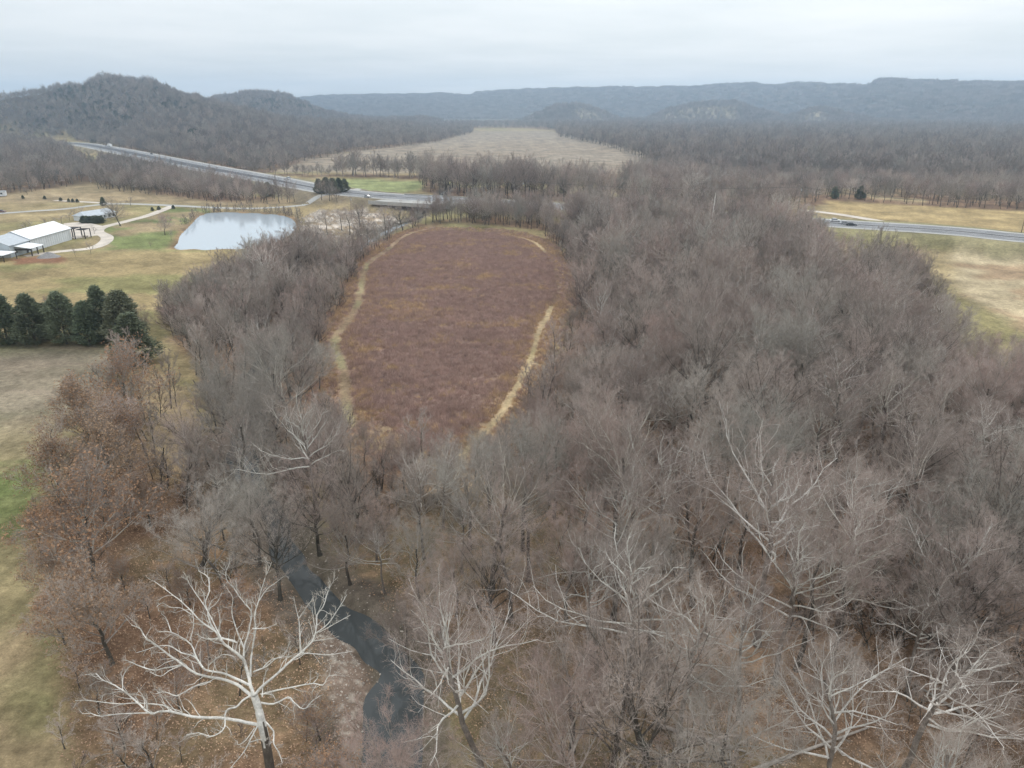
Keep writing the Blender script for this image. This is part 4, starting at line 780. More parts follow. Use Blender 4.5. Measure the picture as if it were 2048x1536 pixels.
for i in range(len(near)):
    x, y, f = near[i]; H = Hn[i]; qx, qy = pxpy(x, y, H * .6); q2 = pxpy(x, y, H)[1]
    vis = -60 < qx < 2108 and q2 < 1536
    if n_ind < 262 and vis:
        t_ = typ[i]; r_ = rnd[i]
        if f == 2: kd = ['lichA', 'tallA', 'roundA', 'sycB', 'lichA'][int(r_ * 4.99)]
        else: kd = ['tallA', 'roundB', 'tallB', 'roundA', 'tallB', 'lichA', 'sycA', 'tallA', 'sycB', 'roundB'][int((r_ * .75 + t_ * .25) * 9.99)]
        if f == 1 and H < 11: kd = 'roundB'
        gp = REG[int(f)][1]
        look = {'tallA': 'upright brown-twigged', 'tallB': 'slender high-crowned brown', 'roundA': 'dark-limbed round-crowned', 'roundB': 'reddish-twigged broad', 'sycA': 'pale-limbed spreading', 'sycB': 'pale-limbed high-forked', 'lichA': 'grey-twigged lichened'}[kd]
        size = 'small' if H < 13 else 'tall' if H > 17.5 else 'middling'
        if f == 1:
            place = 'at the bottom edge' if y < 62 else 'in the bottom woods' if y < 90 else 'midway up the woods' if y < 125 else 'deep in the woods'
            place += (' beside the creek' if x < 2 and y < 90 else ' below the tip of the brush field' if x < 4 else ' near the brush field' if x < 20 and y > 90 else ' over the olive clearing' if x < 22 else ' right of centre' if x < 50 else ' toward the right edge')
        elif f == 2:
            size = '' if H >= 13 else 'small'; place = ('on the left side of the creek' if x < np.interp(y, CREEK[::-1, 1], CREEK[::-1, 0]) else 'between the creek and the brush field') + (' lower down' if y < 105 else ' halfway up' if y < 150 else ' toward the pond end')
        else: place = 'in the row at the far end of the brush field'
        lb = ('%s %s tree %s' % (size, look, place)).strip()
        new_tree(kd, 'bare_tree', x, y, H / BASEH[kd], rng.uniform(0, 6.28), lb, 'tree', gp, 1.0, (rng.normal() * .05, rng.normal() * .05)); n_ind += 1
    elif vis or (abs(qx - 1024) < 1500 and q2 < 1800): rest.append((x, y, H, f))
rest = np.array(rest)
def bush_fill(poly, step, seed, rmax, hmin=1.5, hmax=4):
    p = gather(poly, step, seed); r = np.hypot(p[:, 0], p[:, 1]); p = p[(r < rmax) & in_view(p[:, 0], p[:, 1], 8)]; return p
# mid-distance trees outside the near woods
mids, fars = [], []
for nm, step, H0, sd_ in (('F4', 5.5, 12, 4), ('F6a', 9, 19, 6), ('F6b', 9, 10, 16), ('F5', 8.5, 14, 5), ('F6', 8, 20, 7), ('F7', 9.5, 13, 8), ('F9', 20, 14, 10), ('F10', 8.5, 12, 17)):
    p = gather(WOODS[nm], step, sd_); p = p[in_view(p[:, 0], p[:, 1])]; q = np.c_[p, H0 * (.75 + .5 * rng.random(len(p))), np.full(len(p), 4)]
    r = np.hypot(p[:, 0], p[:, 1]); mids.append(q[r < 620]); fars.append(q[r >= 620])
p = gather(F8, 8.2, 9); p = p[in_view(p[:, 0], p[:, 1])]; r = np.hypot(p[:, 0], p[:, 1]); q = np.c_[p, (16 - 3 * ((r < 640) & (p[:, 0] > 150)) + 5 * (fbm(p[:, 0] / 90, p[:, 1] / 90, 44) - .4)) * (.8 + .4 * rng.random(len(p))), np.full(len(p), 5)]
q = q[(r < 900) | (rng.random(len(p)) < .55)]; r = np.hypot(q[:, 0], q[:, 1]); mids.append(q[r < 620]); fars.append(q[r >= 620])
mids.append(rest); mids = np.vstack(mids); fars = np.vstack(fars)
def lift(a): return np.c_[a[:, 0], a[:, 1], height(a[:, 0], a[:, 1]) - .15]
pk = (rng.random(len(mids)) * 6).astype(int); pk[(mids[:, 3] == 2) & (pk == 0)] = 3; pk[(mids[:, 3] == 4) & (pk > 3)] = 1; pk[(pk == 4) & (rng.random(len(pk)) < .6)] = 0
scatter('woodland', lift(mids), MIDC, pk, mids[:, 2] / 19.5, rng.uniform(0, 6.28, len(mids)), label='bare winter woods beyond the nearest trees, grey-brown and hazy', cat='woods', tilt=.05, seed=1)
# hillsides: wherever the land rises
g = np.random.default_rng(77)
def hill_pts(r0, r1, step, seed):
    gg = np.random.default_rng(seed); xx, yy = np.meshgrid(np.arange(-r1 * .7, r1 * .7, step), np.arange(r0 * .6, r1, step)); x = (xx + gg.uniform(-.5, .5, xx.shape) * step).ravel(); y = (yy + gg.uniform(-.5, .5, xx.shape) * step).ravel()
    r = np.hypot(x, y); k = (r > r0) & (r < r1) & in_view(x, y, 3); x, y = x[k], y[k]
    h = height(x, y, False); k = (hill(x, y) > 1.5) & (hill_field(x, y) < .4) & (dline(x, y, HWY)[0] > 20); return np.c_[x[k], y[k], h[k] - .3]
def facing(P):                                # drop what stands well behind a crest
    az = np.degrees(np.arctan2(P[:, 0], P[:, 1])); r = np.hypot(P[:, 0], P[:, 1]); ang = (P[:, 2] + 22 - CAM_H) / r; keep = np.ones(len(P), bool)
    for fr_ in (.6, .7, .8, .87, .93, .97):
        x, y = P[:, 0] * fr_, P[:, 1] * fr_; keep &= ang > (height(x, y, False) - CAM_H) / (r * fr_) - .002
    return keep
hp = hill_pts(700, 2450, 9.5, 11); hp = hp[facing(hp)]
pf = np.vstack([lift(fars), hp]); sf = np.r_[fars[:, 2] / 18, g.uniform(.55, .85, len(hp))]
ev = fbm(pf[:, 0] / 110, pf[:, 1] / 110, 55); pk = (rng.random(len(pf)) * 4).astype(int); gr = (ev > .66) & (rng.random(len(pf)) < .5); gr |= (np.arange(len(pf)) >= len(fars)) & (np.hypot((pf[:, 0] + 700) / 260, (pf[:, 1] - 1420) / 170) < 1 + .9 * (ev - .5)) & (rng.random(len(pf)) < .3); gr[:len(fars)] &= rng.random(len(fars)) < .12; pk[gr] = 4
scatter('distant_woods', pf, FARC, pk, sf, g.uniform(0, 6.28, len(pf)), label='leafless woods and evergreens on the hill and flats beyond the highway', cat='woods', tilt=.03, seed=2)
hp = hill_pts(2450, 5200, 24, 12); hp = hp[facing(hp)]
scatter('ridge_woods', hp, VFAR, g.integers(0, 3, len(hp)), g.uniform(.7, 1.1, len(hp)), g.uniform(0, 6.28, len(hp)), label='blue hazy woods covering the farthest ridge', cat='woods', seed=3)
print('COUNTS ind', n_ind, 'mid', len(mids), 'far', len(pf), 'ridge', len(hp))

# undergrowth, brush
def area(poly, step, seed, cond=None):
    x, y = jitter_grid(poly, step, seed, .5); k = in_view(x, y, 5) & (np.hypot(x, y) > 26)
    return x[k], y[k]
up = []
for poly, step, sd_ in ((F1, 2.6, 21), (F2, 2.3, 22), (F3, 2.5, 23), (F4, 4, 24), (BANK, 4.2, 25)):
    x, y = area(poly, step, sd_); k = clear_of(x, y) & (dline(x, y, CREEK)[0] > 2.8) & (np.hypot(x, y) < 330); 
    k &= ~(inpoly(x, y, GRAVELBAR)); up.append(np.c_[x[k], y[k]])
up = np.vstack(up); k = fbm(up[:, 0] / 12, up[:, 1] / 12, 66) > .42; up = up[k]
scatter('undergrowth', lift(up), SHR, rng.choice([0, 1, 2, 3, 4], len(up), p=[.24, .24, .16, .2, .16]), rng.uniform(.4, 1.5, len(up)) * (.7 + .6 * (np.hypot(up[:, 0], up[:, 1]) > 70)), rng.uniform(0, 6.28, len(up)), label='thin bare brush and saplings under the trees', cat='undergrowth', tilt=.15, seed=4)
def tuft(seed, h, n, m, w, sp):
    g = np.random.default_rng(seed); P = np.c_[g.normal(size=(n, 2)) * sp * .5, np.zeros(n) - .05]; D = np.c_[g.normal(size=(n, 2)) * .6, np.ones(n)]
    v, t = spikes(P, D, h * (.5 + .7 * g.random(n)), np.full(n, w), g); return mesh_np('tuft', v, t, [m])
BR = coll('brush_tuft', [bpy.data.objects.new('t', tuft(91, 1.1, 42, M['brush'], .03, .8)), bpy.data.objects.new('t', tuft(92, .9, 42, M['brush'], .03, .9)), bpy.data.objects.new('t', tuft(93, 1.0, 36, M['straw'], .028, .7))])
x, y = area(BRUSH, .85, 31); k = (dline(x, y, TRACK_L)[0] > 1.4) & ((dline(x, y, TRACK_R)[0] > 1.5) | ((y > 205) & (y < 288))); x, y = x[k], y[k]
pn = fbm(x / 9, y / 5, 67); pk = np.where(pn + rng.normal(size=len(x)) * .10 > .70, 2, rng.integers(0, 2, len(x))); sc_ = (.45 + 1.1 * fbm(x / 3.2, y / 3.2, 68)) * rng.uniform(.7, 1.2, len(x))
scatter('brush', np.c_[x, y, height(x, y)], BR, pk, sc_, rng.uniform(0, 6.28, len(x)), label='low purple-brown weeds filling the field between the woods', cat='weeds', tilt=.1, seed=5)
B2 = np.array(BRUSH); cB = B2.mean(0); x, y = area(cB + (B2 - cB) * 1.35, 1.15, 33); k = (sd(x, y, BRUSH) < 0) & (sd(x, y, BRUSH) > -8.5) & (dline(x, y, TRACK_L)[0] > 1.3) & ((dline(x, y, TRACK_R)[0] > 1.2) | ((y > 205) & (y < 288))) & (dline(x, y, CREEK)[0] > 3); x, y = x[k], y[k]
scatter('field_edge_weeds', np.c_[x, y, height(x, y)], BR, rng.integers(0, 3, len(x)), rng.uniform(.4, 1.3, len(x)), rng.uniform(0, 6.28, len(x)), label='mixed straw and purple weeds along the margins of the field', cat='weeds', tilt=.15, seed=15)
def litter(seed):
    g = np.random.default_rng(seed); n = 26; q = np.c_[g.uniform(-1, 1, (n, 2)), g.uniform(.01, .06, n)]; a = unit(g.normal(size=(n, 3)) * [1, 1, .35]); b = unit(np.cross(a, g.normal(size=(n, 3)) * [.3, .3, 1])); sz = g.uniform(.05, .11, n)[:, None]
    V = np.stack([q - a * sz, q + b * sz * .7, q + a * sz, q - b * sz * .7], 1).reshape(-1, 3); o = np.arange(n)[:, None] * 4; return bpy.data.objects.new('l', mesh_np('l', V, np.concatenate([o + [0, 1, 2], o + [0, 2, 3]]), [M['litter']]))
M['litter'] = mat('fallen_leaves', (0.46, 0.31, 0.2), rnd=0.35, col2=(0.34, 0.22, 0.15), rough=.8)
LT = coll('leaf_patch', [litter(1), litter(2)]); lp = []
for poly, sd_ in ((F1, 51), (F2, 52), (BANK, 53)):
    x, y = area(poly, 1.25, sd_); k = (np.hypot(x, y) < 118) & (dline(x, y, CREEK)[0] > 3.2) & ~inpoly(x, y, GRAVELBAR); lp.append(np.c_[x[k], y[k]])
lp = np.vstack(lp); scatter('leaf_litter', np.c_[lp, height(lp[:, 0], lp[:, 1]) + .02], LT, rng.integers(0, 2, len(lp)), rng.uniform(.8, 1.3, len(lp)), rng.uniform(0, 6.28, len(lp)), label='fallen brown leaves scattered over the forest floor', cat='leaf litter', seed=16)
ex = []
for L, a, b, nn in ((TRACK_R, .8, 4.6, 5200), (TRACK_L, 1.9, 5.5, 4200)):
    L = np.asarray(L); seg = np.r_[0, np.cumsum(np.hypot(*np.diff(L, axis=0).T))]; s = rng.random(nn) * seg[-1]; o = rng.uniform(a, b, nn) * rng.choice([-1, 1], nn)
    P = np.c_[np.interp(s, seg, L[:, 0]), np.interp(s, seg, L[:, 1])]; Q_ = np.c_[np.interp(s + 1, seg, L[:, 0]), np.interp(s + 1, seg, L[:, 1])] - P; Q_ = unit(Q_ + 1e-6); ex.append(P + np.c_[Q_[:, 1], -Q_[:, 0]] * o[:, None])
ex = np.vstack(ex); ex = ex[~((ex[:, 0] > -25) & (ex[:, 1] > 210) & (ex[:, 1] < 284))]; scatter('dry_grass', np.c_[ex, height(ex[:, 0], ex[:, 1])], BR, np.full(len(ex), 2), rng.uniform(.3, .8, len(ex)), rng.uniform(0, 6.28, len(ex)), label='straw-coloured grass along the mown tracks', cat='grass', tilt=.2, seed=6)
print('TRIS', sum(len(m.polygons) for m in bpy.data.meshes))

# ------------------------------------------------------------------ highway bridge over the creek
dB = np.argmin(np.hypot(HWY[:, 0] - BRIDGE_C[0], HWY[:, 1] - BRIDGE_C[1])); tB = HWY[min(dB + 1, len(HWY) - 1)] - HWY[dB - 1]; angB = math.atan2(tB[1], tB[0])
e = bpy.data.objects.new('bridge', None); C.objects.link(e); e.location = (BRIDGE_C[0], BRIDGE_C[1], 0); e.rotation_euler = (0, 0, angB); tag(e, 'low concrete highway bridge crossing the creek beyond the brush field', 'bridge')
MB().box(-26, 26, -19, 19, HZ - .9, HZ - .02).build('deck', M['concrete'], e)
for y_ in (-19.2, 19.2): MB().box(-26, 26, y_ - .2, y_ + .2, HZ - 1.2, HZ + .85).build('parapet', M['concrete'], e)
for y_ in (-14, -7, 0, 7, 14): MB().box(-25, 25, y_ - .3, y_ + .3, HZ - 2.3, HZ - .92).build('girder', M['dark'], e)
for x_ in (-9, 9):
    b_ = MB(); b_.box(x_ - .6, x_ + .6, -17, 17, HZ - 3.2, HZ - 2.32)
    for y_ in (-14, -5, 5, 14): b_.cyl((x_, y_, -2.5), (x_, y_, HZ - 3.2), .6, n=10)
    b_.build('pier', M['concrete'], e)

# ------------------------------------------------------------------ barn, house, outbuildings
def hipwin(p, nm, x0, x1, y0, y1, z0, z1, m='glass'): return MB().box(x0, x1, y0, y1, z0, z1).build(nm, M[m], p)
gz = 0.0
e = bpy.data.objects.new('barn', None); C.objects.link(e); e.location = (-196.2, 318.5, gz); tag(e, 'long white-roofed metal barn with pale grey end section and timber porches', 'barn')
def gable(x0, x1, y0, y1, he, hr, wm, rm, over=.5, th=.18):
    xm = (x0 + x1) / 2; MB().prism([(x0, -.6), (x1, -.6), (x1, he), (xm, hr), (x0, he)], y0, y1).build('wall', wm, e)
    s_ = (hr - he) / (xm - x0)
    MB().prism([(x0 - over, he - over * s_ + .02), (xm, hr + .02), (xm, hr + th + .02), (x0 - over, he - over * s_ + th + .02)], y0 - over, y1 + over).build('roof', rm, e)
    MB().prism([(xm, hr + .025), (x1 + over, he - over * s_ + .025), (x1 + over, he - over * s_ + th + .02), (xm, hr + th + .025)], y0 - over, y1 + over).build('roof', rm, e)
gable(-13.5, 0, -28, 0, 5.0, 7.9, M['wall_white'], M['roof_white']); gable(-13.4, -.1, -41, -28.6, 4.7, 7.4, M['wall_grey'], M['roof_grey'])
for y_ in np.arange(-27, -0.5, 1.5): MB().box(.0, .05, y_, y_ + .12, -.4, 4.7).build('siding_rib', M['wall_grey'], e)
for x_, z_ in ((-9.0, 4.3), (-5.0, 4.3)): hipwin(e, 'window', x_, x_ + .9, -41.06, -40.95, z_, z_ + 1.1)
hipwin(e, 'window', .02, .07, -38, -37, 1.2, 2.3); hipwin(e, 'door', .02, .08, -31.5, -30.4, -.4, 2.0, 'dark')
MB().prism([(0.05, 3.9), (6.5, 3.0), (6.5, 3.15), (0.05, 4.05)], -38.5, -30).build('porch_roof', M['roof_white'], e)
for y_ in (-38, -34.2, -30.5): MB().box(6.0, 6.3, y_, y_ + .3, -.5, 3.0).build('post', M['dark'], e)
MB().box(.1, 6.3, -38.4, -38.2, 2.3, 3.0).build('beam', M['dark'], e); MB().box(.1, 6.2, -38.3, -30.1, -.5, -.2).build('porch_floor', M['concrete'], e)
MB().box(-8, 1.2, 0.6, 6.6, 4.4, 4.62).build('porch_roof', M['dark'], e)                       # timber porch at the far end
for x_, y_ in ((-7.6, 6.2), (-3.4, 6.2), (.8, 6.2), (.8, .8)): MB().box(x_, x_ + .35, y_, y_ + .35, -.5, 4.4).build('post', M['dark'], e)
hipwin(e, 'door', -6.5, -3.0, .02, .1, -.4, 3.2, 'glass'); hipwin(e, 'window', -11.5, -9.5, .02, .1, 1, 2.4)
for k_ in range(5): MB().box(1.2, 5.5, 1.2 + k_ * 1.1, 1.4 + k_ * 1.1, 3.9, 4.1).build('beam', M['dark'], e)
MB().box(5.2, 5.5, 1, 1.3, -.5, 3.9).build('post', M['dark'], e); MB().box(5.2, 5.5, 5.6, 5.9, -.5, 3.9).build('post', M['dark'], e)
MB().box(1.6, 4.4, 5.0, 5.4, -.4, .9).build('stone_wall', M['stone'], e)
e = bpy.data.objects.new('garage', None); C.objects.link(e); e.location = (-205.5, 274.5, gz); tag(e, 'small pale garage with a brown hipped roof in front of the barn, left edge', 'garage')
MB().box(-5, 5, -4, 1.5, -.5, 2.9).build('wall', M['wall_grey'], e)
MB().add([(-5.4, -4.4, 2.92), (5.4, -4.4, 2.92), (5.4, 1.9, 2.92), (-5.4, 1.9, 2.92), (-1.5, -1.2, 4.7), (1.5, -1.2, 4.7)], [(0, 1, 5, 4), (1, 2, 5), (2, 3, 4, 5), (3, 0, 4), (0, 3, 2, 1)]).build('roof', M['shingle'], e)
hipwin(e, 'door', -3.5, .5, -4.08, -4.02, -.4, 2.2, 'wall_white')
e = bpy.data.objects.new('carport', None); C.objects.link(e); e.location = (-197, 272, gz); tag(e, 'open carport with a white lean-to roof beside the brown-roofed garage', 'carport')
MB().prism([(-3.2, 3.1), (4.2, 2.6), (4.2, 2.72), (-3.2, 3.22)], -4, 4).build('roof', M['roof_white'], e)
for x_, y_ in ((-3, -3.8), (4, -3.8), (-3, 3.6), (4, 3.6)): MB().box(x_ - .1, x_ + .1, y_, y_ + .2, -.5, 2.6).build('post', M['dark'], e)
MB().box(-3.1, -2.95, -3.8, 3.8, -.4, 2.9).build('wall', M['dark'], e)
hx, hy = -219.8, 371.5; hd_ = math.atan2(17.5, 6.4)
e = bpy.data.objects.new('house', None); C.objects.link(e); e.location = (hx, hy, gz - .1); e.rotation_euler = (0, 0, hd_); tag(e, 'long single-storey white house with grey roof behind dark evergreen shrubs', 'house')
MB().box(0, 19, 0, 8, -.5, 2.7).build('wall', M['wall_white'], e)
b_ = MB(); b_.add([(-.5, -.6, 2.7), (19.5, -.6, 2.7), (19.5, 8.6, 2.7), (-.5, 8.6, 2.7), (1.5, 4, 4.7), (17.5, 4, 4.7)], [(0, 1, 5, 4), (1, 2, 5), (2, 3, 4, 5), (3, 0, 4), (0, 3, 2, 1)]); b_.build('roof', M['roof_grey'], e)
for x_ in (1.2, 3.6, 11.5, 14.2, 16.8): w_ = hipwin(e, 'window', x_, x_ + 1.3, -.08, -.02, .7, 2.1)
hipwin(e, 'door', 9.3, 10.3, -.08, -.02, -.1, 2.1, 'dark'); MB().box(5.8, 10.8, -2.6, -.65, 2.45, 2.62).build('porch_roof', M['roof_grey'], e); MB().box(6.0, 10.6, -2.4, -.1, -.4, 0).build('porch_floor', M['concrete'], e)
for x_ in (6, 8.2, 10.4): MB().box(x_, x_ + .18, -2.5, -2.3, 0, 2.45).build('post', M['wall_white'], e)
x, y = G(6, 392); e = bpy.data.objects.new('mobile_home', None); C.objects.link(e); e.location = (x - 3, y, gz); e.rotation_euler = (0, 0, .3); tag(e, 'white flat-walled trailer home at the far left edge of the tan field', 'trailer home')
MB().box(-7, 4.5, -2, 2, .1, 3.0).build('wall', M['wall_white'], e); MB().box(-7.2, 4.7, -2.2, 2.2, 3.0, 3.2).build('roof', M['roof_grey'], e); hipwin(e, 'window', -1, .6, -2.07, -2.02, 1.2, 2.2); hipwin(e, 'window', 2, 3.2, -2.07, -2.02, 1.2, 2.2); MB().box(-6.5, 4, -1.8, 1.8, -.4, .1).build('skirt', M['dark'], e)
# gravel heap
x, y = G(98, 515); g = np.random.default_rng(8); n = 26; th = np.linspace(0, 2 * np.pi, n, endpoint=False); V = []; 
for q, (r_, z_) in enumerate(((4.3, -.1), (3.4, .55), (2.3, 1.15), (1.1, 1.75), (.3, 2.05))): V += [((r_ * 1.1 + g.normal() * .2) * math.cos(a), (r_ * .8 + g.normal() * .15) * math.sin(a), z_ + g.normal() * .06) for a in th]
V.append((0, 0, 2.1)); q = [(k * n + i, k * n + (i + 1) % n, (k + 1) * n + (i + 1) % n, (k + 1) * n + i) for k in range(4) for i in range(n)]
o = link('gravel_heap', mesh_np('gravel_heap', V, [(4 * n + i, 4 * n + (i + 1) % n, 5 * n) for i in range(n)], [M['pile']], quads=q, smooth=True), loc=(x, y, gz)); tag(o, 'low grey gravel heap beside the driveway in front of the barn', 'gravel heap')
for i, (px, py) in enumerate(((168, 446), (174, 446), (181, 446), (188, 446), (195, 446), (202, 446))):
    put(['cedarA', 'cedarB', 'cedarC'][i % 3], 'evergreen_shrub', px, py, 3.6, 'dark evergreen shrub in the clipped row in front of the white house', 9, 'shrub', 'evergreen shrubs by the house', wide=2.1)
put('cedarA', 'cedar_tree', 207, 412, 5, 'small dark conical cedar behind the white house', 9, wide=1.3)
for i, (px, py) in enumerate(((46, 397), (90, 399), (122, 402), (138, 404), (146, 404.5), (155, 405), (305, 422), (318, 420), (347, 418))):
    put(['cedarA', 'cedarB', 'cedarC'][i % 3], 'evergreen_shrub', px, py, 2.2, 'small dark shrub dotted along the lanes of the homestead', 9, 'shrub', 'small shrubs along the lanes', wide=1.6)
# pond-edge brush and limestone rubble
xx, yy = [], []
g = np.random.default_rng(12); Pn = np.array(POND)
k = (Pn[:, 1] > 355) ; Pk = Pn[k]; sel = g.integers(0, len(Pk), 170); pb = Pk[sel] + g.normal(size=(170, 2)) * 1.8 + np.array([0, 2.5]); pb = pb[sd(pb[:, 0], pb[:, 1], POND) < -.5]
scatter('reeds', np.c_[pb, height(pb[:, 0], pb[:, 1])], SHR, g.integers(0, 3, len(pb)), g.uniform(.5, 1.5, len(pb)), g.uniform(0, 6.28, len(pb)), label='dark bare brush standing along the far bank of the pond', cat='brush', seed=8)
def rock(seed):
    g = np.random.default_rng(seed); import bmesh
    bm = bmesh.new(); bmesh.ops.create_icosphere(bm, subdivisions=1, radius=1)
    for v in bm.verts: v.co = Vector((v.co.x * g.uniform(.7, 1.15), v.co.y * g.uniform(.6, 1.0), v.co.z * g.uniform(.35, .6)))
    me = bpy.data.meshes.new('rock'); bm.to_mesh(me); bm.free(); me.materials.append(M['stone']); return bpy.data.objects.new('rock', me)
RK = coll('stone', [rock(1), rock(2), rock(3)])
x, y = area(YARD, 1.6, 41); k = (fbm(x / 7, y / 7, 71) > .5) & (dline(x, y, CREEK)[0] > 2) ; x, y = x[k], y[k]
scatter('rubble', np.c_[x, y, height(x, y)], RK, g.integers(0, 3, len(x)), g.uniform(.25, .95, len(x)), g.uniform(0, 6.28, len(x)), label='pale limestone rubble strewn between the pond and the creek', cat='rubble', tilt=.3, seed=9)
x, y = area(GRAVELBAR, .42, 42); L = CREEK[:40]; s = g.random(1700) * (len(L) - 1.01); i = s.astype(int); P = L[i] + (L[i + 1] - L[i]) * (s - i)[:, None] + g.normal(size=(1700, 2)) * 2.6
rif = (np.abs(P[:, 1] - G(0, 1330)[1]) < 4) | (np.abs(dline(P[:, 0], P[:, 1], CREEK)[0] - 3.2) < 1.2); P = P[rif]; x = np.r_[x, P[:, 0]]; y = np.r_[y, P[:, 1]]
scatter('creek_stones', np.c_[x, y, np.maximum(height(x, y), WZ - .15)], RK, g.integers(0, 3, len(x)), g.uniform(.03, .11, len(x)) * g.choice([1, 1, 1.8], len(x)), g.uniform(0, 6.28, len(x)), label='stones of the gravel bar and riffle in the lower creek', cat='stones', tilt=.3, seed=10)
# fallen logs
for px, py, L_, a, lb in ((1215, 1120, 9, .3, 'thin fallen log among the middle of the bottom woods'), (1600, 1510, 16, .35, 'long pale fallen trunk on the leaf litter, lower right'), (1400, 1480, 8, -.4, 'short fallen log on the olive clearing floor'), (1900, 1420, 7, 2.2, 'fallen branch on the leaf litter near the right edge')):
    x, y = G(px, py); b_ = MB(); b_.cyl((-L_ / 2, 0, .2), (L_ / 2, 0, .35), .2, .09, 8); b_.cyl((L_ * .1, 0, .3), (L_ * .3, L_ * .15, .7), .07, .02, 5); o = b_.build('fallen_log', M['limb'], loc=(x, y, hz_at(x, y)), rot=(0, 0, a), smooth=True); tag(o, lb, 'log')

# ------------------------------------------------------------------ poles and wires
def pole(px, py, H, label, arm=1.2, r=.16, name='utility_pole', rz=.25, z=None, group=None, steel=False):
    x, y = G(px, py); z0 = hz_at(x, y) if z is None else z; e = bpy.data.objects.new(name, None); C.objects.link(e); e.location = (x, y, z0); e.rotation_euler = (0, 0, rz); tag(e, label, 'pole', group)
    MB().cyl((0, 0, -.5), (0, 0, H), r, r * .65, 8).build('shaft', M['wood_pole'] if not steel else M['concrete'], e, smooth=True)
    a = MB().box(-arm, arm, -.06, .06, H - .8, H - .65).build('crossarm', M['wood_pole'], e)
    for x_ in (-arm * .9, 0, arm * .9): MB().cyl((x_, 0, H - .65), (x_, 0, H - .35), .05, .04, 6).build('insulator', M['line_white'], a)
    if not steel: MB().cyl((.35, 0, H - 2.3), (.35, 0, H - 1.4), .2, n=8).build('transformer', M['roof_grey'], e)
    return np.array([x, y, z0 + H - .4])
pA = pole(1045, 420, 12, 'utility pole with crossarm standing beyond the brush field by the highway')
pD = pole(2037, 486, 13, 'tall utility pole by the highway at the right edge', arm=.8)
xC, yC = G(1600, 391, 15); pxC, pyC = proj(xC, yC, 0); pC = pole(pxC, pyC, 15, 'utility pole rising from the woods left of the tan field')
xB, yB = G(700, 392, 12); pxB, pyB = proj(xB, yB, 0); pB = pole(pxB, pyB, 12, 'utility pole among the trees near the road junction')
pole(856, 288, 26, 'tall thin pole at the left edge of the far valley field', arm=2, r=.4, steel=True); pole(1276, 300, 24, 'tall thin pole at the right edge of the far valley field', arm=2, r=.4, steel=True)
def wire(a, b, sag, label, off):
    k = 17; t = np.linspace(0, 1, k); P = a + (b - a) * t[:, None]; P[:, 2] -= sag * 4 * t * (1 - t); P[:, 0] += off
    v, tt = tubes(P[None], np.full((1, k), .035), 4); o = link('power_line', mesh_np('power_line', v, tt, [M['wire']])); tag(o, label, 'cable')
for off in (-1.0, 1.0):
    sd_ = 'nearer' if off < 0 else 'farther'
    wire(pB, pA, 2.0, '%s wire from the junction pole to the highway pole' % sd_, off); wire(pA, pC, 2.2, '%s wire from the highway pole toward the woods' % sd_, off); wire(pC, pD, 2.2, '%s wire crossing above the tan field' % sd_, off)
wire(pD, pD + np.array([150, -60, 0]), 2, 'wire leaving the right-hand pole out of frame', 0)

# ------------------------------------------------------------------ vehicles
def car(x, y, z, rz, paint, label, L=4.6, Hc=1.5, suv=False, group=None, name='parked_car'):
    e = bpy.data.objects.new(name, None); C.objects.link(e); e.location = (x, y, z); e.rotation_euler = (0, 0, rz); tag(e, label, 'car', group); h = L / 2; W = .9
    sh = .95 if suv else .85; top = 1.75 if suv else Hc
    b_ = MB(); pr = [(-h, .35), (h, .35), (h, .7), (h - .2, sh - .05), (h * .45, sh + .08), (-h + .15, sh + .08), (-h, .8)]; n = len(pr)
    b_.add([(p[0], -W, p[1]) for p in pr] + [(p[0], W, p[1]) for p in pr], [tuple(range(n)), tuple(range(2 * n - 1, n - 1, -1))] + [(i, i + n, (i + 1) % n + n, (i + 1) % n) for i in range(n)]); b_.build('body', M[paint], e)
    r0 = -h + .5 if suv else -h + .9
    MB().add([(-h + .3 if suv else -h + .5, -W + .05, sh + .08), (h * .42, -W + .05, sh + .08), (h * .42, W - .05, sh + .08), (-h + .3 if suv else -h + .5, W - .05, sh + .08), (r0, -W + .22, top - .05), (h * .12, -W + .22, top - .05), (h * .12, W - .22, top - .05), (r0, W - .22, top - .05)], [(0, 3, 2, 1), (4, 5, 6, 7), (0, 1, 5, 4), (1, 2, 6, 5), (2, 3, 7, 6), (3, 0, 4, 7)]).build('glasshouse', M['glass'], e)
    MB().box(r0, h * .12, -W + .2, W - .2, top - .048, top).build('roof', M[paint], e)
    for sx in (-1, 1):
        for sy in (-1, 1):
            w = MB().cyl((sx * h * .62, sy * (W - .18), .33), (sx * h * .62, sy * (W + .03), .33), .33, n=12).build('wheel', M['tyre'], e)
            MB().cyl((sx * h * .62, sy * (W + .03), .33), (sx * h * .62, sy * (W + .045), .33), .19, n=8).build('rim', M['paint_silver'], w)
    for sy in (-.65, .65): MB().box(h - .02, h + .03, sy - .18, sy + .18, .6, .75).build('headlight', M['line_white'], e)
    return e
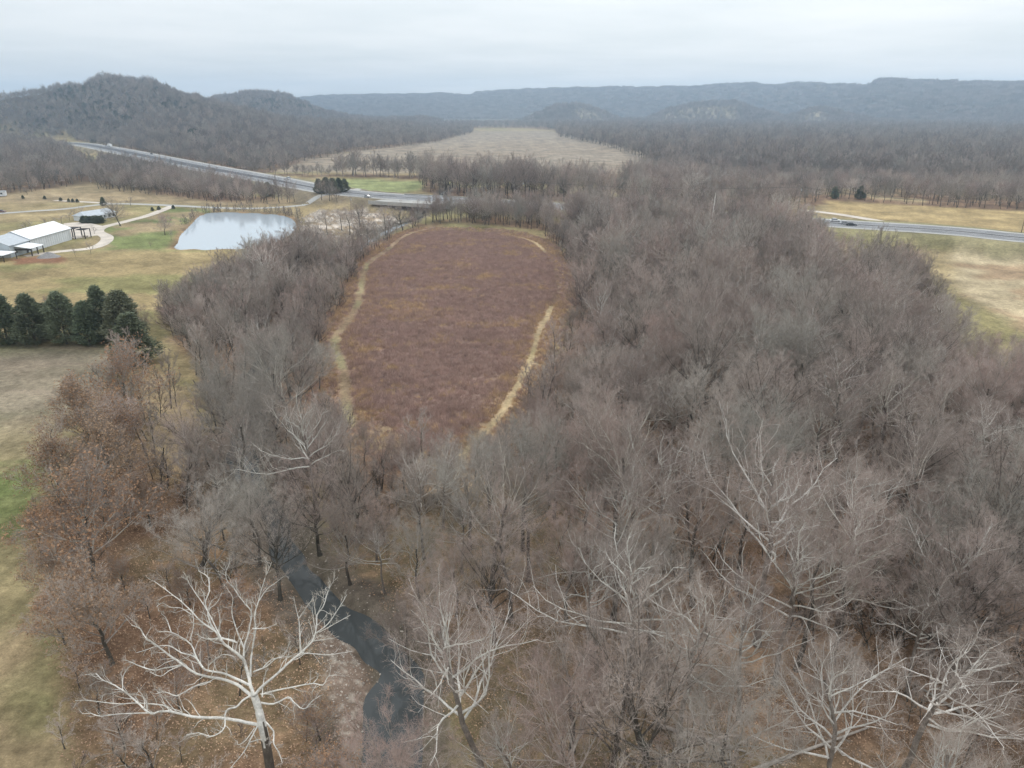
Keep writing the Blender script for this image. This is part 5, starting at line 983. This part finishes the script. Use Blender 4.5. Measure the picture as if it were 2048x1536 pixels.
def truck(x, y, z, rz, label):
    e = bpy.data.objects.new('truck', None); C.objects.link(e); e.location = (x, y, z); e.rotation_euler = (0, 0, rz); tag(e, label, 'truck')
    MB().box(-8, 5, -1.28, 1.28, 1.15, 4.0).build('trailer', M['paint_white'], e); MB().add([(5.5, -1.2, .8), (8, -1.2, .8), (8, 1.2, .8), (5.5, 1.2, .8), (5.5, -1.2, 3.3), (7.3, -1.2, 3.3), (7.3, 1.2, 3.3), (5.5, 1.2, 3.3)], [(0, 3, 2, 1), (4, 5, 6, 7), (0, 1, 5, 4), (1, 2, 6, 5), (2, 3, 7, 6), (3, 0, 4, 7)]).build('cab', M['paint_white'], e)
    MB().box(-8, 7.8, -.5, .5, .7, 1.1).build('chassis', M['tyre'], e)
    for x_ in (-7, -5.8, 4.2, 7.2):
        for sy in (-1, 1): MB().cyl((x_, sy * .95, .5), (x_, sy * 1.25, .5), .5, n=12).build('wheel', M['tyre'], e)
def on_hwy(px, off):                        # a spot on the highway near photo column px
    xs = [proj(p[0], p[1], HZ)[0] for p in HWY]; i = int(np.argmin(np.abs(np.array(xs) - px))); i = min(max(i, 1), len(HWY) - 2); d = HWY[i + 1] - HWY[i - 1]; d /= np.linalg.norm(d); n = np.array([d[1], -d[0]]); p = HWY[i] + n * off
    return p[0], p[1], HZ + .14, math.atan2(d[1], d[0])
x, y, z, a = on_hwy(197, 11); truck(x, y, z, a + math.pi, 'white box truck on the highway below the left hill'); d_ = (math.cos(a), math.sin(a)); car(x + d_[0] * 22, y + d_[1] * 22, z, a + math.pi, 'paint_silver', 'pale van driving just behind the white truck', 5.5, 2.0, True, name='car')
x, y, z, a = on_hwy(287, 13); car(x, y, z, a, 'paint_black', 'dark car on the highway below the left hill, alone in its lane', name='car')
x, y, z, a = on_hwy(543, 11); car(x, y, z, a, 'paint_white', 'white car on the highway left of the green field', 5, 1.6, True, name='car')
x, y, z, a = on_hwy(775, -12); car(x, y, z, a + 3.14, 'paint_silver', 'silver car on the highway near the creek bridge', name='car')
x, y = G(38, 508); car(x, y, gz + .1, 1.2, 'paint_silver', 'silver pickup parked outside the carport', 5.2, 1.8, True); x, y = G(22, 508); car(x, y, gz + .1, 1.1, 'paint_black', 'black car parked under the carport edge')
x, y = G(3, 425); car(x, y, .08, .1, 'paint_maroon', 'dark maroon car with pale hood on the frontage road, far left', name='car')
x, y = G(722, 391); car(x, y, .09, .4, 'paint_white', 'small white car waiting at the road junction', name='car')
x, y = G(647, 372); car(x, y, hz_at(x, y), .1, 'paint_white', 'white van beside the green field behind the cedar clump', 5.5, 2.1, True)
for px, py, p_, lb in ((1668, 458, 'paint_white', 'white car parked in the pull-off at the edge of the right woods'), (1688, 464, 'paint_silver', 'silver car in the pull-off, second from the woods'), (1700, 467, 'paint_black', 'dark car in the pull-off, farthest from the woods')):
    x, y = G(px, py, 1.0); car(x, y, hz_at(x, y) + .02, -.3, p_, lb)
